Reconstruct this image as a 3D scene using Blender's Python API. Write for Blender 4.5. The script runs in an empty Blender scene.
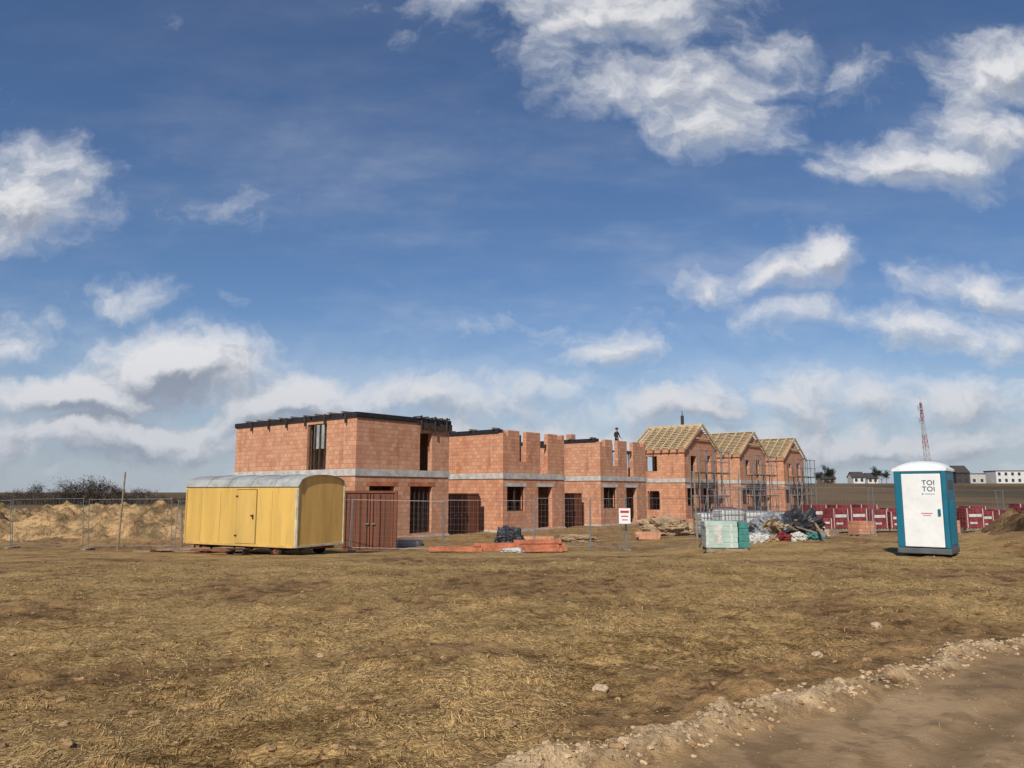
import bpy, bmesh, math, random
import numpy as np
from mathutils import Vector, Matrix
random.seed(7); np.random.seed(7)
scene = bpy.context.scene
COL = scene.collection
scene.view_settings.view_transform = 'Standard'
scene.view_settings.look = 'None'
scene.view_settings.exposure = 0
rad = math.radians

# ------------------------------------------------------------------ noise / terrain
def _hash(ix, iy, seed):
    n = (ix.astype(np.int64)*374761393 + iy.astype(np.int64)*668265263 + seed*1442695041) & 0xFFFFFFFF
    n = ((n ^ (n >> 13)) * 1274126177) & 0xFFFFFFFF
    n = (n ^ (n >> 16)) & 0xFFFFFFFF
    return n/4294967295.0
def vnoise(x, y, seed=0):
    xi = np.floor(x); yi = np.floor(y); fx = x-xi; fy = y-yi
    fx = fx*fx*fx*(fx*(fx*6-15)+10); fy = fy*fy*fy*(fy*(fy*6-15)+10)
    a = _hash(xi, yi, seed); b = _hash(xi+1, yi, seed); c = _hash(xi, yi+1, seed); d = _hash(xi+1, yi+1, seed)
    return (a*(1-fx)+b*fx)*(1-fy)+(c*(1-fx)+d*fx)*fy
def fbm(x, y, o=4, seed=0):
    t = 0; a = .5; s = 0
    for i in range(o):
        t = t+a*vnoise(x, y, seed+i*17); s += a; a *= .5
        x, y = x*2.03+11.3, y*2.03-7.1
        x, y = x*.8-y*.6, x*.6+y*.8
    return t/s
def sst(a, b, x):
    t = np.clip((x-a)/(b-a), 0, 1); return t*t*(3-2*t)
RP = (.86, 4.78); RD = (.787, .617)
def road_s(x, y):
    return (x-RP[0])*-RD[1]+(y-RP[1])*RD[0]
def wob(x, y): return (fbm(x*.7, y*.7, 3, 3)-.5)*.45
def heaps(x, y):
    h = 0
    for cx, cy, rx, ry, hh in [(-20.5, 36, 3.0, 2.2, 1.35), (-26.5, 38, 3.4, 3, 1.6), (-16.4, 36, 2.4, 2.2, 1.15), (-33, 40, 5, 3, 1.7), (-13.5, 37.5, 2.0, 2, 1.0),
                               (-18.5, 40, 3.5, 2.5, 1.3), (-42, 42, 6, 4, 1.8), (-24, 44, 6, 3, 1.3), (-29.8, 36.8, 2.3, 2, 1.0), (-23.6, 35, 1.4, 1.3, .7)]:
        h = h+hh*np.exp(-(((x-cx)/rx)**2+((y-cy)/ry)**2)*1.3)
    return np.minimum(h, 1.75)
def bank(x, y):
    return 1.35*np.exp(-(((x-17.3)/2.5)**2+((y-23.2)/3.0)**2)) + .25*np.exp(-(((x-13.9)/1.5)**2+((y-20.8)/1.2)**2))
def macro(x, y):
    f = sst(5, 9.5, x)*(1-sst(26, 44, y))
    z = -.8*sst(14, 37, y)*(1-.93*f)
    z = z+5.2*sst(110, 260, y)*sst(.16, .34, x/np.maximum(y, 1))
    z = z+heaps(x, y)*(.50+.9*fbm(x*.8, y*.8, 3, 5))+bank(x, y)*(.6+.8*fbm(x*1.1, y*1.1, 4, 9))
    return z
def terrain(x, y):
    x = np.asarray(x, dtype=float); y = np.asarray(y, dtype=float)
    r = np.hypot(x-1.5, y-5.5)
    z = macro(x, y)
    far = 1-sst(120, 300, r)
    s = road_s(x, y)+wob(x, y)
    onroad = (1-sst(-.1, .30, s))*sst(-5.6, -4.6, s)
    z = z+(fbm(x*.35, y*.35, 3, 21)-.5)*.16*far*(1-.7*onroad)
    z = z+(fbm(x*1.7, y*1.7, 5, 22)-.5)*.085*(1-.9*onroad)*(1-sst(40, 90, r))
    fade = 1-sst(10, 26, r)
    cl = np.maximum(fbm(x*4.6, y*4.6, 5, 23)-.50, 0)
    z = z+cl*.22*fade*(1-.95*onroad)
    ridge = np.exp(-((s-.24)/.12)**2)
    rn = fbm(x*3.6, y*3.6, 5, 31)
    z = z+ridge*(.02+np.maximum(rn-.34, 0)*.24)*(1-sst(15, 30, r))
    z = z-.035*np.exp(-((s+.8)/.14)**2)*sst(-6, -4.6, s)-.04*np.exp(-((s+2.4)/.16)**2)+.012*np.exp(-((s+.55)/.08)**2)
    z = z+onroad*((fbm(x*9, y*9, 3, 41)-.5)*.012+(fbm(x*3, y*3, 3, 43)-.5)*.025)*fade - onroad*.03
    return z
def gz(x, y):
    return float(macro(np.array([float(x)]), np.array([float(y)]))[0]) if y > 60 else float(terrain(np.array([x]), np.array([y]))[0])

# ------------------------------------------------------------------ materials
def nodes(m):
    m.use_nodes = True; nt = m.node_tree; nt.nodes.clear(); return nt
def add(nt, t, **kw):
    n = nt.nodes.new(t)
    for k, v in kw.items(): setattr(n, k, v)
    return n
def setin(n, **kw):
    for k, v in kw.items(): n.inputs[k.replace('_', ' ')].default_value = v
def mixc(nt, f, a, b, mode='MIX'):
    n = nt.nodes.new('ShaderNodeMix'); n.data_type = 'RGBA'; n.blend_type = mode
    for idx, v in ((0, f), (6, a), (7, b)):
        if isinstance(v, bpy.types.NodeSocket): nt.links.new(v, n.inputs[idx])
        else: n.inputs[idx].default_value = v if idx == 0 else (tuple(v)+(1,) if len(v) == 3 else v)
    return n.outputs[2]
def ramp(nt, fac, a, b, smooth=True):
    n = nt.nodes.new('ShaderNodeMapRange'); n.interpolation_type = 'SMOOTHSTEP' if smooth else 'LINEAR'
    nt.links.new(fac, n.inputs[0]); n.inputs[1].default_value = a; n.inputs[2].default_value = b
    return n.outputs[0]
def math_(nt, op, a, b=0.0, c=None):
    n = nt.nodes.new('ShaderNodeMath'); n.operation = op
    for i, v in enumerate((a, b) if c is None else (a, b, c)):
        if isinstance(v, bpy.types.NodeSocket): nt.links.new(v, n.inputs[i])
        else: n.inputs[i].default_value = v
    return n.outputs[0]
def noise(nt, vec, scale, detail=4, rough=.55, dist=0):
    n = nt.nodes.new('ShaderNodeTexNoise'); n.inputs['Scale'].default_value = scale; n.inputs['Detail'].default_value = detail
    n.inputs['Roughness'].default_value = rough; n.inputs['Distortion'].default_value = dist
    if vec is not None: nt.links.new(vec, n.inputs['Vector'])
    return n.outputs[0]
def out(nt, col, rough=.8, metal=0, bump=None, bstr=.3, bdist=.02, spec=.3):
    p = nt.nodes.new('ShaderNodeBsdfPrincipled'); o = nt.nodes.new('ShaderNodeOutputMaterial')
    if isinstance(col, bpy.types.NodeSocket): nt.links.new(col, p.inputs['Base Color'])
    else: p.inputs['Base Color'].default_value = tuple(col)+(1,)
    if isinstance(rough, bpy.types.NodeSocket): nt.links.new(rough, p.inputs['Roughness'])
    else: p.inputs['Roughness'].default_value = rough
    p.inputs['Metallic'].default_value = metal; p.inputs['Specular IOR Level'].default_value = spec
    if bump is not None:
        b = nt.nodes.new('ShaderNodeBump'); b.inputs['Strength'].default_value = bstr; b.inputs['Distance'].default_value = bdist
        nt.links.new(bump, b.inputs['Height']); nt.links.new(b.outputs[0], p.inputs['Normal'])
    nt.links.new(p.outputs[0], o.inputs[0]); return p
def pmat(name, c, var=.3, scale=3, rough=.7, metal=0, bstr=.2, bscale=20, dirt=None, spec=.3, streak=False, dirtamt=.65):
    m = bpy.data.materials.new(name); nt = nodes(m)
    tc = add(nt, 'ShaderNodeTexCoord')
    vec = tc.outputs['Object']
    if streak:
        mp = add(nt, 'ShaderNodeMapping'); mp.inputs['Scale'].default_value = (1, 1, .12); nt.links.new(vec, mp.inputs[0]); vec2 = mp.outputs[0]
    else: vec2 = vec
    n = noise(nt, vec2, scale, 5, .65)
    dk = [v*(1-var) for v in c]; lt = [min(1, v*(1+var*.6)) for v in c]
    col = mixc(nt, ramp(nt, n, .3, .7), dk, lt)
    if dirt is not None:
        n2 = noise(nt, vec2, scale*2.7+1, 6, .7)
        col = mixc(nt, math_(nt, 'MULTIPLY', ramp(nt, n2, .5, .72), dirtamt), col, dirt)
    out(nt, col, rough, metal, noise(nt, vec, bscale, 3), bstr, .01, spec)
    return m

def brick_mat(name, tint=(1, 1, 1)):
    m = bpy.data.materials.new(name); nt = nodes(m)
    uv = add(nt, 'ShaderNodeUVMap')
    b = add(nt, 'ShaderNodeTexBrick'); nt.links.new(uv.outputs[0], b.inputs['Vector'])
    b.inputs['Scale'].default_value = 1; b.inputs['Brick Width'].default_value = .34; b.inputs['Row Height'].default_value = .225
    b.inputs['Mortar Size'].default_value = .014; b.inputs['Mortar Smooth'].default_value = .3
    b.inputs['Color1'].default_value = (.46*tint[0], .205*tint[1], .118*tint[2], 1)
    b.inputs['Color2'].default_value = (.62*tint[0], .325*tint[1], .20*tint[2], 1)
    b.inputs['Mortar'].default_value = (.33, .19, .13, 1)
    b.offset = .5; b.inputs['Bias'].default_value = -.1
    tc = add(nt, 'ShaderNodeTexCoord')
    n = noise(nt, tc.outputs['Object'], .7, 6, .72)
    col = mixc(nt, math_(nt, 'MULTIPLY', ramp(nt, n, .38, .68), .35), b.outputs['Color'], (.66, .40, .26))
    n2 = noise(nt, tc.outputs['Object'], 2.4, 7, .78)
    col = mixc(nt, math_(nt, 'MULTIPLY', ramp(nt, n2, .54, .70), .45), col, (.66, .50, .39))
    mp = add(nt, 'ShaderNodeMapping'); mp.inputs['Scale'].default_value = (2.0, 2.0, .22); nt.links.new(tc.outputs['Object'], mp.inputs[0])
    n3 = noise(nt, mp.outputs[0], 1.5, 5, .7)
    col = mixc(nt, math_(nt, 'MULTIPLY', ramp(nt, n3, .50, .72), .45), col, (.22, .10, .055))
    h = math_(nt, 'ADD', math_(nt, 'MULTIPLY', b.outputs['Fac'], -1), math_(nt, 'MULTIPLY', noise(nt, uv.outputs[0], 30, 2), .4))
    out(nt, col, .9, 0, h, .6, .015, .15)
    return m

M = {}
M['brick'] = brick_mat('hollow_clay_block')
M['brick2'] = brick_mat('hollow_clay_block_warm', (1.05, .98, .93))
M['concrete'] = pmat('concrete', (.50, .48, .45), .3, 2, .9, bscale=15, dirt=(.34, .28, .22))
M['foil'] = pmat('black_foil', (.022, .022, .026), .4, 5, .55, bscale=8)
M['wood'] = pmat('weathered_tan_timber', (.56, .43, .25), .35, 6, .8)
M['woodold'] = pmat('weathered_wood', (.27, .205, .145), .4, 5, .85)
M['darkwood'] = pmat('dark_formwork', (.06, .045, .035), .5, 4, .85)
M['yellow'] = pmat('yellow_paint', (.62, .40, .105), .16, 1.3, .6, bscale=6, bstr=.15, dirt=(.36, .235, .10), streak=True, dirtamt=.6)
M['yellow2'] = pmat('yellow_paint_old', (.58, .375, .11), .22, 1.1, .6, bscale=6, bstr=.1, dirt=(.36, .24, .11), streak=True)
M['yellow_end'] = pmat('yellow_end_shade_offset', (.68, .41, .12), .22, 1.2, .65, bscale=6, bstr=.15, dirt=(.42, .25, .09), streak=True)  # trailer yellow with brightness raised to offset the shade on this end
M['seam'] = pmat('dark_seam', (.22, .14, .05), .2, 4, .8)
M['roofwhite'] = pmat('grey_sheet', (.34, .35, .34), .28, 1.5, .55, dirt=(.17, .16, .14))
M['trim'] = pmat('dull_trim', (.55, .50, .36), .25, 3, .65, dirt=(.25, .2, .12))
M['steel'] = pmat('galvanised_steel', (.22, .23, .24), .25, 8, .5, metal=.4)
M['chassis'] = pmat('dark_chassis', (.045, .03, .025), .4, 5, .8)
M['rust'] = pmat('rusty_steel', (.20, .07, .04), .4, 6, .85)
M['tyre'] = pmat('rubber', (.02, .02, .02), .3, 6, .85)
M['brown'] = pmat('rusty_red_brown_sheet', (.165, .058, .030), .3, 1.5, .65, dirt=(.09, .038, .02), streak=True)
M['white'] = pmat('white_plastic', (.74, .75, .74), .06, 2, .45, dirt=(.5, .5, .46), dirtamt=.25)
M['blue'] = pmat('teal_blue_plastic', (.012, .14, .21), .12, 2, .4, bstr=.05)
M['greyp'] = pmat('grey_plastic', (.10, .11, .12), .2, 3, .6)
M['ink'] = pmat('dark_ink', (.015, .03, .05), .1, 3, .5)
M['red'] = pmat('red_print', (.50, .03, .03), .15, 3, .5)
M['redwrap'] = pmat('red_wrapped_bricks', (.20, .028, .032), .45, 3, .6, dirt=(.36, .18, .14), dirtamt=.5)
M['orange'] = pmat('orange_ceramic', (.44, .155, .08), .35, 3, .8)
M['mint'] = pmat('mint_foam_board', (.38, .50, .44), .15, 2, .5)
M['teal'] = pmat('teal_foil', (.05, .20, .18), .3, 4, .5)
M['tarpg'] = pmat('grey_tarp', (.22, .23, .25), .5, 3, .5, bstr=.8, bscale=6)
M['tarpd'] = pmat('dark_tarp', (.04, .042, .05), .4, 3, .5, bstr=.8, bscale=6)
M['sack'] = pmat('white_sack', (.52, .51, .47), .3, 5, .7, bstr=.8, bscale=8)
M['sand'] = pmat('sand', (.36, .255, .155), .4, 2, .95, bstr=.8, bscale=8, dirt=(.2, .12, .065))
M['ibc'] = pmat('milky_plastic', (.58, .59, .57), .12, 2, .4)
M['bark'] = pmat('bark', (.06, .045, .035), .4, 8, .9)
M['twig'] = pmat('twig', (.075, .058, .044), .45, .8, .9)
M['ever'] = pmat('dark_foliage', (.03, .04, .026), .5, .9, .8)
M['skin'] = pmat('skin', (.42, .24, .16), .1, 8, .6)
M['cloth'] = pmat('navy_workwear', (.03, .035, .06), .3, 12, .9)
M['clothj'] = pmat('dark_jacket', (.035, .03, .035), .3, 12, .9)
M['plaster'] = pmat('white_plaster', (.62, .61, .58), .08, .5, .9)
M['rooft'] = pmat('dark_roof_tile', (.06, .05, .05), .2, 1, .8)
M['glass'] = pmat('window_dark', (.03, .035, .045), .1, 1, .15, spec=.6)
M['clay'] = pmat('clay_clod', (.33, .21, .11), .35, 4, .95, bstr=.8, bscale=14)
M['claypale'] = pmat('pale_ridge_clod', (.50, .36, .22), .3, 4, .95, bstr=.8, bscale=14)
M['stone'] = pmat('pale_stone', (.48, .36, .235), .3, 6, .9, bstr=.5, bscale=16)
M['mastred'] = pmat('mast_red', (.26, .05, .045), .1, 1, .6)
M['mastwhite'] = pmat('mast_white', (.36, .36, .37), .1, 1, .6)

# ------------------------------------------------------------------ mesh builder
class MB:
    def __init__(s): s.v = []; s.f = []; s.uv = []; s.m = []
    def quad(s, pts, uvs=None, mat=0):
        b = len(s.v); s.v += [tuple(p) for p in pts]; s.f.append(tuple(range(b, b+len(pts))))
        if uvs is None:
            p0 = Vector(pts[0]); n = (Vector(pts[1])-p0).cross(Vector(pts[2])-p0)
            if abs(n.z) > .7*n.length: uvs = [(p[0], p[1]) for p in pts]
            elif abs(n.x) > abs(n.y): uvs = [(p[1], p[2]) for p in pts]
            else: uvs = [(p[0], p[2]) for p in pts]
        s.uv += list(uvs); s.m.append(mat)
    def box(s, a, b, mat=0, M4=None):
        x0, y0, z0 = a; x1, y1, z1 = b
        P = [(x0, y0, z0), (x1, y0, z0), (x1, y1, z0), (x0, y1, z0), (x0, y0, z1), (x1, y0, z1), (x1, y1, z1), (x0, y1, z1)]
        if M4 is not None: P = [tuple(M4 @ Vector(p)) for p in P]
        for q in ((0, 3, 2, 1), (4, 5, 6, 7), (0, 1, 5, 4), (1, 2, 6, 5), (2, 3, 7, 6), (3, 0, 4, 7)):
            s.quad([P[i] for i in q], None, mat)
        return s
    def cbox(s, c, d, mat=0, M4=None):
        return s.box([c[i]-d[i]/2 for i in range(3)], [c[i]+d[i]/2 for i in range(3)], mat, M4)
    def beam(s, p, q, w, h=None, mat=0):
        p = Vector(p); q = Vector(q); h = h or w; d = (q-p); L = d.length
        if L < 1e-6: return s
        R = d.to_track_quat('X', 'Z').to_matrix().to_4x4(); T = Matrix.Translation(p) @ R
        return s.box((0, -w/2, -h/2), (L, w/2, h/2), mat, T)
    def tube(s, p, q, r0, r1=None, n=8, mat=0, cap=True):
        r1 = r0 if r1 is None else r1
        p = Vector(p); q = Vector(q); d = q-p
        R = d.to_track_quat('Z', 'Y').to_matrix()
        A = []; B = []
        for i in range(n):
            a = 2*math.pi*i/n; o = Vector((math.cos(a), math.sin(a), 0))
            A.append(p+R @ (o*r0)); B.append(q+R @ (o*r1))
        for i in range(n):
            j = (i+1) % n; s.quad([A[i], A[j], B[j], B[i]], None, mat)
        if cap: s.quad(A[::-1], None, mat); s.quad(B, None, mat)
        return s
    def prism(s, prof, axis, a, b, mat=0):
        def mk(p, t): return (t, p[0], p[1]) if axis == 0 else (p[0], t, p[1])
        A = [mk(p, a) for p in prof]; B = [mk(p, b) for p in prof]; n = len(prof)
        for i in range(n):
            j = (i+1) % n; s.quad([A[i], A[j], B[j], B[i]], None, mat)
        s.quad(A[::-1], None, mat); s.quad(B, None, mat)
        return s
    def wall(s, o, d, L, th, z0, z1, ops=(), mat=0):
        d = Vector((d[0], d[1], 0)); n = Vector((-d.y, d.x, 0)); o = Vector((o[0], o[1], 0))
        xs = sorted({0, L, *[min(max(v, 0), L) for q in ops for v in q[:2]]}); zs = sorted({z0, z1, *[min(max(v, z0), z1) for q in ops for v in q[2:4]]})
        F = {}
        for i in range(len(xs)-1):
            for k in range(len(zs)-1):
                cx = (xs[i]+xs[i+1])/2; cz = (zs[k]+zs[k+1])/2
                F[i, k] = not any(q[0] < cx < q[1] and q[2] < cz < q[3] for q in ops)
        def P(x, t, z): v = o+d*x+n*t; return (v.x, v.y, z)
        for (i, k), f in F.items():
            if not f: continue
            a, b = xs[i], xs[i+1]; c, e = zs[k], zs[k+1]
            s.quad([P(a, 0, c), P(b, 0, c), P(b, 0, e), P(a, 0, e)], [(a, c), (b, c), (b, e), (a, e)], mat)
            s.quad([P(b, th, c), P(a, th, c), P(a, th, e), P(b, th, e)], [(b, c), (a, c), (a, e), (b, e)], mat)
            if not F.get((i-1, k)): s.quad([P(a, th, c), P(a, 0, c), P(a, 0, e), P(a, th, e)], [(th, c), (0, c), (0, e), (th, e)], mat)
            if not F.get((i+1, k)): s.quad([P(b, 0, c), P(b, th, c), P(b, th, e), P(b, 0, e)], [(0, c), (th, c), (th, e), (0, e)], mat)
            if not F.get((i, k-1)): s.quad([P(a, th, c), P(b, th, c), P(b, 0, c), P(a, 0, c)], [(a, th), (b, th), (b, 0), (a, 0)], mat)
            if not F.get((i, k+1)): s.quad([P(a, 0, e), P(b, 0, e), P(b, th, e), P(a, th, e)], [(a, 0), (b, 0), (b, th), (a, th)], mat)
    def mesh(s, name, mats, smooth=False, merge=True):
        me = bpy.data.meshes.new(name); me.from_pydata(s.v, [], s.f)
        u = me.uv_layers.new(name='UVMap'); u.data.foreach_set('uv', np.array(s.uv, dtype=np.float32).ravel())
        me.polygons.foreach_set('material_index', s.m)
        for m in mats: me.materials.append(M[m] if isinstance(m, str) else m)
        if merge:
            bm = bmesh.new(); bm.from_mesh(me); bmesh.ops.remove_doubles(bm, verts=bm.verts, dist=1e-5)
            bmesh.ops.recalc_face_normals(bm, faces=bm.faces); bm.to_mesh(me); bm.free()
        if smooth: me.polygons.foreach_set('use_smooth', [True]*len(me.polygons))
        me.update(); return me

def link(o): COL.objects.link(o); return o
def part(name, mb, mats, parent, label=None, bevel=0, smooth=False, loc=None, rot=None):
    me = mb.mesh(name, mats, smooth) if isinstance(mb, MB) else mb
    o = link(bpy.data.objects.new(name, me)); o.parent = parent
    if loc: o.location = loc
    if rot: o.rotation_euler = rot
    if label: o['label'] = label
    if bevel:
        b = o.modifiers.new('bevel', 'BEVEL'); b.width = bevel; b.segments = 2; b.limit_method = 'ANGLE'
    return o
def thing(name, label, cat, loc, rz=0, group=None, rot=None, mb=None, mats=None, bevel=0, smooth=False):
    o = bpy.data.objects.new(name, mb.mesh(name, mats, smooth) if isinstance(mb, MB) else mb)
    link(o); o.location = loc; o.rotation_euler = rot or (0, 0, rz)
    o['label'] = label; o['category'] = cat
    if group: o['group'] = group
    if mb is None: o.empty_display_size = .3
    if bevel:
        b = o.modifiers.new('bevel', 'BEVEL'); b.width = bevel; b.segments = 2; b.limit_method = 'ANGLE'
    return o
def dup(o, loc, rz=None, sc=None, label=None):
    c = o.copy(); link(c); c.location = loc
    if rz is not None: c.rotation_euler = (o.rotation_euler.x, o.rotation_euler.y, rz)
    if sc is not None: c.scale = (sc, sc, sc) if not isinstance(sc, tuple) else sc
    if label: c['label'] = label
    def rec(a, b):
        for ch in list(a.children):
            k = ch.copy(); link(k); k.parent = b; k.matrix_parent_inverse = ch.matrix_parent_inverse.copy(); rec(ch, k)
    rec(o, c); return c

# ------------------------------------------------------------------ camera
cam = bpy.data.cameras.new('camera'); cam.lens = 27; cam.sensor_width = 36; cam.clip_end = 9000; cam.clip_start = .1
co = link(bpy.data.objects.new('camera', cam)); co.location = (0, 0, 1.6); co.rotation_euler = (rad(98), 0, 0); scene.camera = co

# ------------------------------------------------------------------ sun + world
az = rad(-17); el = rad(40)
sd = Vector((math.sin(az)*math.cos(el), -math.cos(az)*math.cos(el), math.sin(el)))
sl = bpy.data.lights.new('sun', 'SUN'); sl.energy = 4.5; sl.angle = rad(.53); sl.color = (1, .93, .81)
so = link(bpy.data.objects.new('sun', sl)); so.rotation_euler = (-sd).to_track_quat('-Z', 'Y').to_euler(); so.location = (-10, -40, 60)
w = bpy.data.worlds.new('World'); scene.world = w; w.use_nodes = True; nt = w.node_tree; nt.nodes.clear()
try: w.cycles.sampling_method = 'NONE'
except Exception: pass
sky = add(nt, 'ShaderNodeTexSky', sky_type='NISHITA'); sky.sun_disc = False; sky.sun_elevation = el
sky.sun_rotation = math.atan2(sd.x, sd.y); sky.air_density = 1.1; sky.dust_density = .4; sky.ozone_density = 3; sky.altitude = 200
tc = add(nt, 'ShaderNodeTexCoord'); sep = add(nt, 'ShaderNodeSeparateXYZ'); nt.links.new(tc.outputs['Generated'], sep.inputs[0])
yy = math_(nt, 'MAXIMUM', math_(nt, 'ABSOLUTE', sep.outputs[1]), .12)
U = math_(nt, 'DIVIDE', sep.outputs[0], yy); V = math_(nt, 'DIVIDE', sep.outputs[2], yy)
cmb = add(nt, 'ShaderNodeCombineXYZ'); nt.links.new(U, cmb.inputs[0]); nt.links.new(V, cmb.inputs[1]); P = cmb.outputs[0]
th = rad(8)
def dirpx(px, py):
    a = (px-512)/768; b = (384-py)/768; d = math.cos(th)-b*math.sin(th)
    return a/d, (math.sin(th)+b*math.cos(th))/d
BL = [(480, 0, 80, 22, .75), (600, 12, 140, 40, .95), (655, 82, 100, 44, 1.0), (712, 120, 68, 34, .9), (755, 45, 50, 36, .5), (860, 78, 30, 30, .45),
      (1002, 72, 62, 40, 1.1), (925, 160, 105, 26, .95), (1000, 138, 66, 32, 1.0),
      (18, 195, 76, 50, 1.25), (225, 200, 36, 18, .2), (105, 298, 50, 20, .45), (15, 350, 50, 24, .65), (38, 320, 30, 14, .4),
      (172, 366, 92, 36, 1.5), (90, 393, 95, 24, 1.3), (245, 304, 14, 9, .3), (290, 402, 75, 26, 1.0),
      (488, 322, 30, 14, .4), (425, 398, 90, 20, .85), (605, 352, 62, 22, .65), (560, 388, 80, 16, .55),
      (712, 286, 40, 24, 1.1), (768, 275, 46, 18, 1.05), (828, 264, 30, 22, 1.1), (775, 316, 60, 20, .6), (860, 322, 60, 18, .55), (985, 288, 76, 24, 1.0), (960, 335, 120, 30, .7),
      (650, 408, 110, 20, .6), (790, 395, 120, 24, .65), (920, 405, 130, 26, .6), (590, 440, 120, 16, .65), (110, 430, 160, 24, .85), (400, 438, 130, 20, .7), (850, 442, 160, 18, .6)]
n1 = add(nt, 'ShaderNodeTexNoise'); setin(n1, Scale=6.5, Detail=5.0, Roughness=.6); nt.links.new(P, n1.inputs['Vector'])
sb = add(nt, 'ShaderNodeVectorMath', operation='SUBTRACT'); nt.links.new(P, sb.inputs[0]); sb.inputs[1].default_value = (.07, .05, 0)
wp = add(nt, 'ShaderNodeVectorMath', operation='MULTIPLY_ADD'); nt.links.new(n1.outputs['Color'], wp.inputs[0]); wp.inputs[1].default_value = (.14, .10, 0); nt.links.new(sb.outputs[0], wp.inputs[2])
WP = wp.outputs[0]
def density(vec, det=8):
    cur = None
    for px, py, rx, ry, wgt in BL:
        cu, cv = dirpx(px, py)
        a = add(nt, 'ShaderNodeVectorMath', operation='MULTIPLY_ADD'); nt.links.new(vec, a.inputs[0])
        sx = 768/(rx*1.5); sy = 768/(ry*1.5)
        a.inputs[1].default_value = (sx, sy, 0); a.inputs[2].default_value = (-cu*sx, -cv*sy, 0)
        l = add(nt, 'ShaderNodeVectorMath', operation='LENGTH'); nt.links.new(a.outputs[0], l.inputs[0])
        v = math_(nt, 'MULTIPLY_ADD', l.outputs['Value'], -wgt, wgt)
        cur = v if cur is None else math_(nt, 'MAXIMUM', cur, v)
    mp = add(nt, 'ShaderNodeMapping'); mp.inputs['Scale'].default_value = (9, 13, 1); nt.links.new(vec, mp.inputs[0])
    f = noise(nt, mp.outputs[0], 1.0, det, .60, .1)
    s2 = add(nt, 'ShaderNodeSeparateXYZ'); nt.links.new(vec, s2.inputs[0])
    band = math_(nt, 'MULTIPLY', ramp(nt, s2.outputs[1], .19, .06), .46)
    cur = math_(nt, 'ADD', math_(nt, 'MAXIMUM', cur, -.3), band)
    return math_(nt, 'ADD', cur, math_(nt, 'MULTIPLY', math_(nt, 'SUBTRACT', f, .5), 2.0))
d0 = density(WP)
off = add(nt, 'ShaderNodeVectorMath', operation='ADD'); nt.links.new(WP, off.inputs[0]); off.inputs[1].default_value = (-.008, .020, 0)
d1 = density(off.outputs[0], 4)
mask = ramp(nt, d0, -.10, .98)
lit = ramp(nt, math_(nt, 'SUBTRACT', d0, d1), -.42, .40)
thick = ramp(nt, d0, .30, 1.0)
shade = mixc(nt, thick, (.50, .56, .66), (.30, .34, .42))
ccol = mixc(nt, lit, shade, (.86, .86, .88))
lowv = ramp(nt, V, .22, .03)
ccol = mixc(nt, math_(nt, 'MULTIPLY', lowv, .45), ccol, (.39, .44, .54))
mpv = add(nt, 'ShaderNodeMapping'); mpv.inputs['Scale'].default_value = (1.3, 4.5, 1); mpv.inputs['Rotation'].default_value = (0, 0, .3); nt.links.new(P, mpv.inputs[0])
veil = math_(nt, 'MULTIPLY', ramp(nt, noise(nt, mpv.outputs[0], 1.3, 6, .60), .40, .78), math_(nt, 'MULTIPLY_ADD', ramp(nt, V, .66, .2), .38, .06))
mask = math_(nt, 'MAXIMUM', math_(nt, 'MULTIPLY', mask, .97), veil)
mask = math_(nt, 'MAXIMUM', mask, math_(nt, 'MULTIPLY', ramp(nt, V, .26, .01), .74))
tint = mixc(nt, 1.0, sky.outputs[0], (.76, .89, 1.08), 'MULTIPLY')
bg1 = add(nt, 'ShaderNodeBackground'); nt.links.new(tint, bg1.inputs[0]); bg1.inputs[1].default_value = .080
bg2 = add(nt, 'ShaderNodeBackground'); nt.links.new(ccol, bg2.inputs[0]); bg2.inputs[1].default_value = .90
mx = add(nt, 'ShaderNodeMixShader'); nt.links.new(mask, mx.inputs[0]); nt.links.new(bg1.outputs[0], mx.inputs[1]); nt.links.new(bg2.outputs[0], mx.inputs[2])
wo = add(nt, 'ShaderNodeOutputWorld'); nt.links.new(mx.outputs[0], wo.inputs[0])

# ------------------------------------------------------------------ ground
NX = 400
b_ = .0219; a_ = 1.15
t = np.arange(-NX, NX+1)
gx = 1.5+a_*np.sinh(b_*t); gy = 5.5+a_*np.sinh(b_*t)
X, Y = np.meshgrid(gx, gy); Z = terrain(X.ravel(), Y.ravel())
def gridmesh(name, X, Y, Z):
    r_n, c_n = X.shape
    vv = np.stack([X.ravel(), Y.ravel(), Z], 1)
    ii = np.arange(r_n*c_n).reshape(r_n, c_n)
    ff = np.stack([ii[:-1, :-1], ii[:-1, 1:], ii[1:, 1:], ii[1:, :-1]], -1).reshape(-1, 4)
    gm = bpy.data.meshes.new(name); gm.vertices.add(len(vv)); gm.vertices.foreach_set('co', vv.ravel())
    gm.loops.add(ff.size); gm.loops.foreach_set('vertex_index', ff.ravel().astype(np.int32))
    gm.polygons.add(len(ff)); gm.polygons.foreach_set('loop_start', np.arange(0, ff.size, 4, dtype=np.int32))
    gm.polygons.foreach_set('use_smooth', np.ones(len(ff), dtype=bool))
    gm.update(calc_edges=True); return gm
gm = gridmesh('ground', X, Y, Z)
xf, yf = X.ravel(), Y.ravel()
S = road_s(xf, yf)+wob(xf, yf)
m_road = (1-sst(-.05, .18, S))*sst(-5.8, -4.6, S)
m_clay = np.exp(-((S-.25)/.13)**2)*sst(.30, .48, fbm(xf*3.6, yf*3.6, 5, 31))
m_heap = np.clip(sst(.12, .5, heaps(xf, yf))+sst(.25, .7, bank(xf, yf))*.75, 0, 1)
m_bare = sst(.50, .62, fbm(xf*.45+3, yf*.45, 6, 61))
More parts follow.
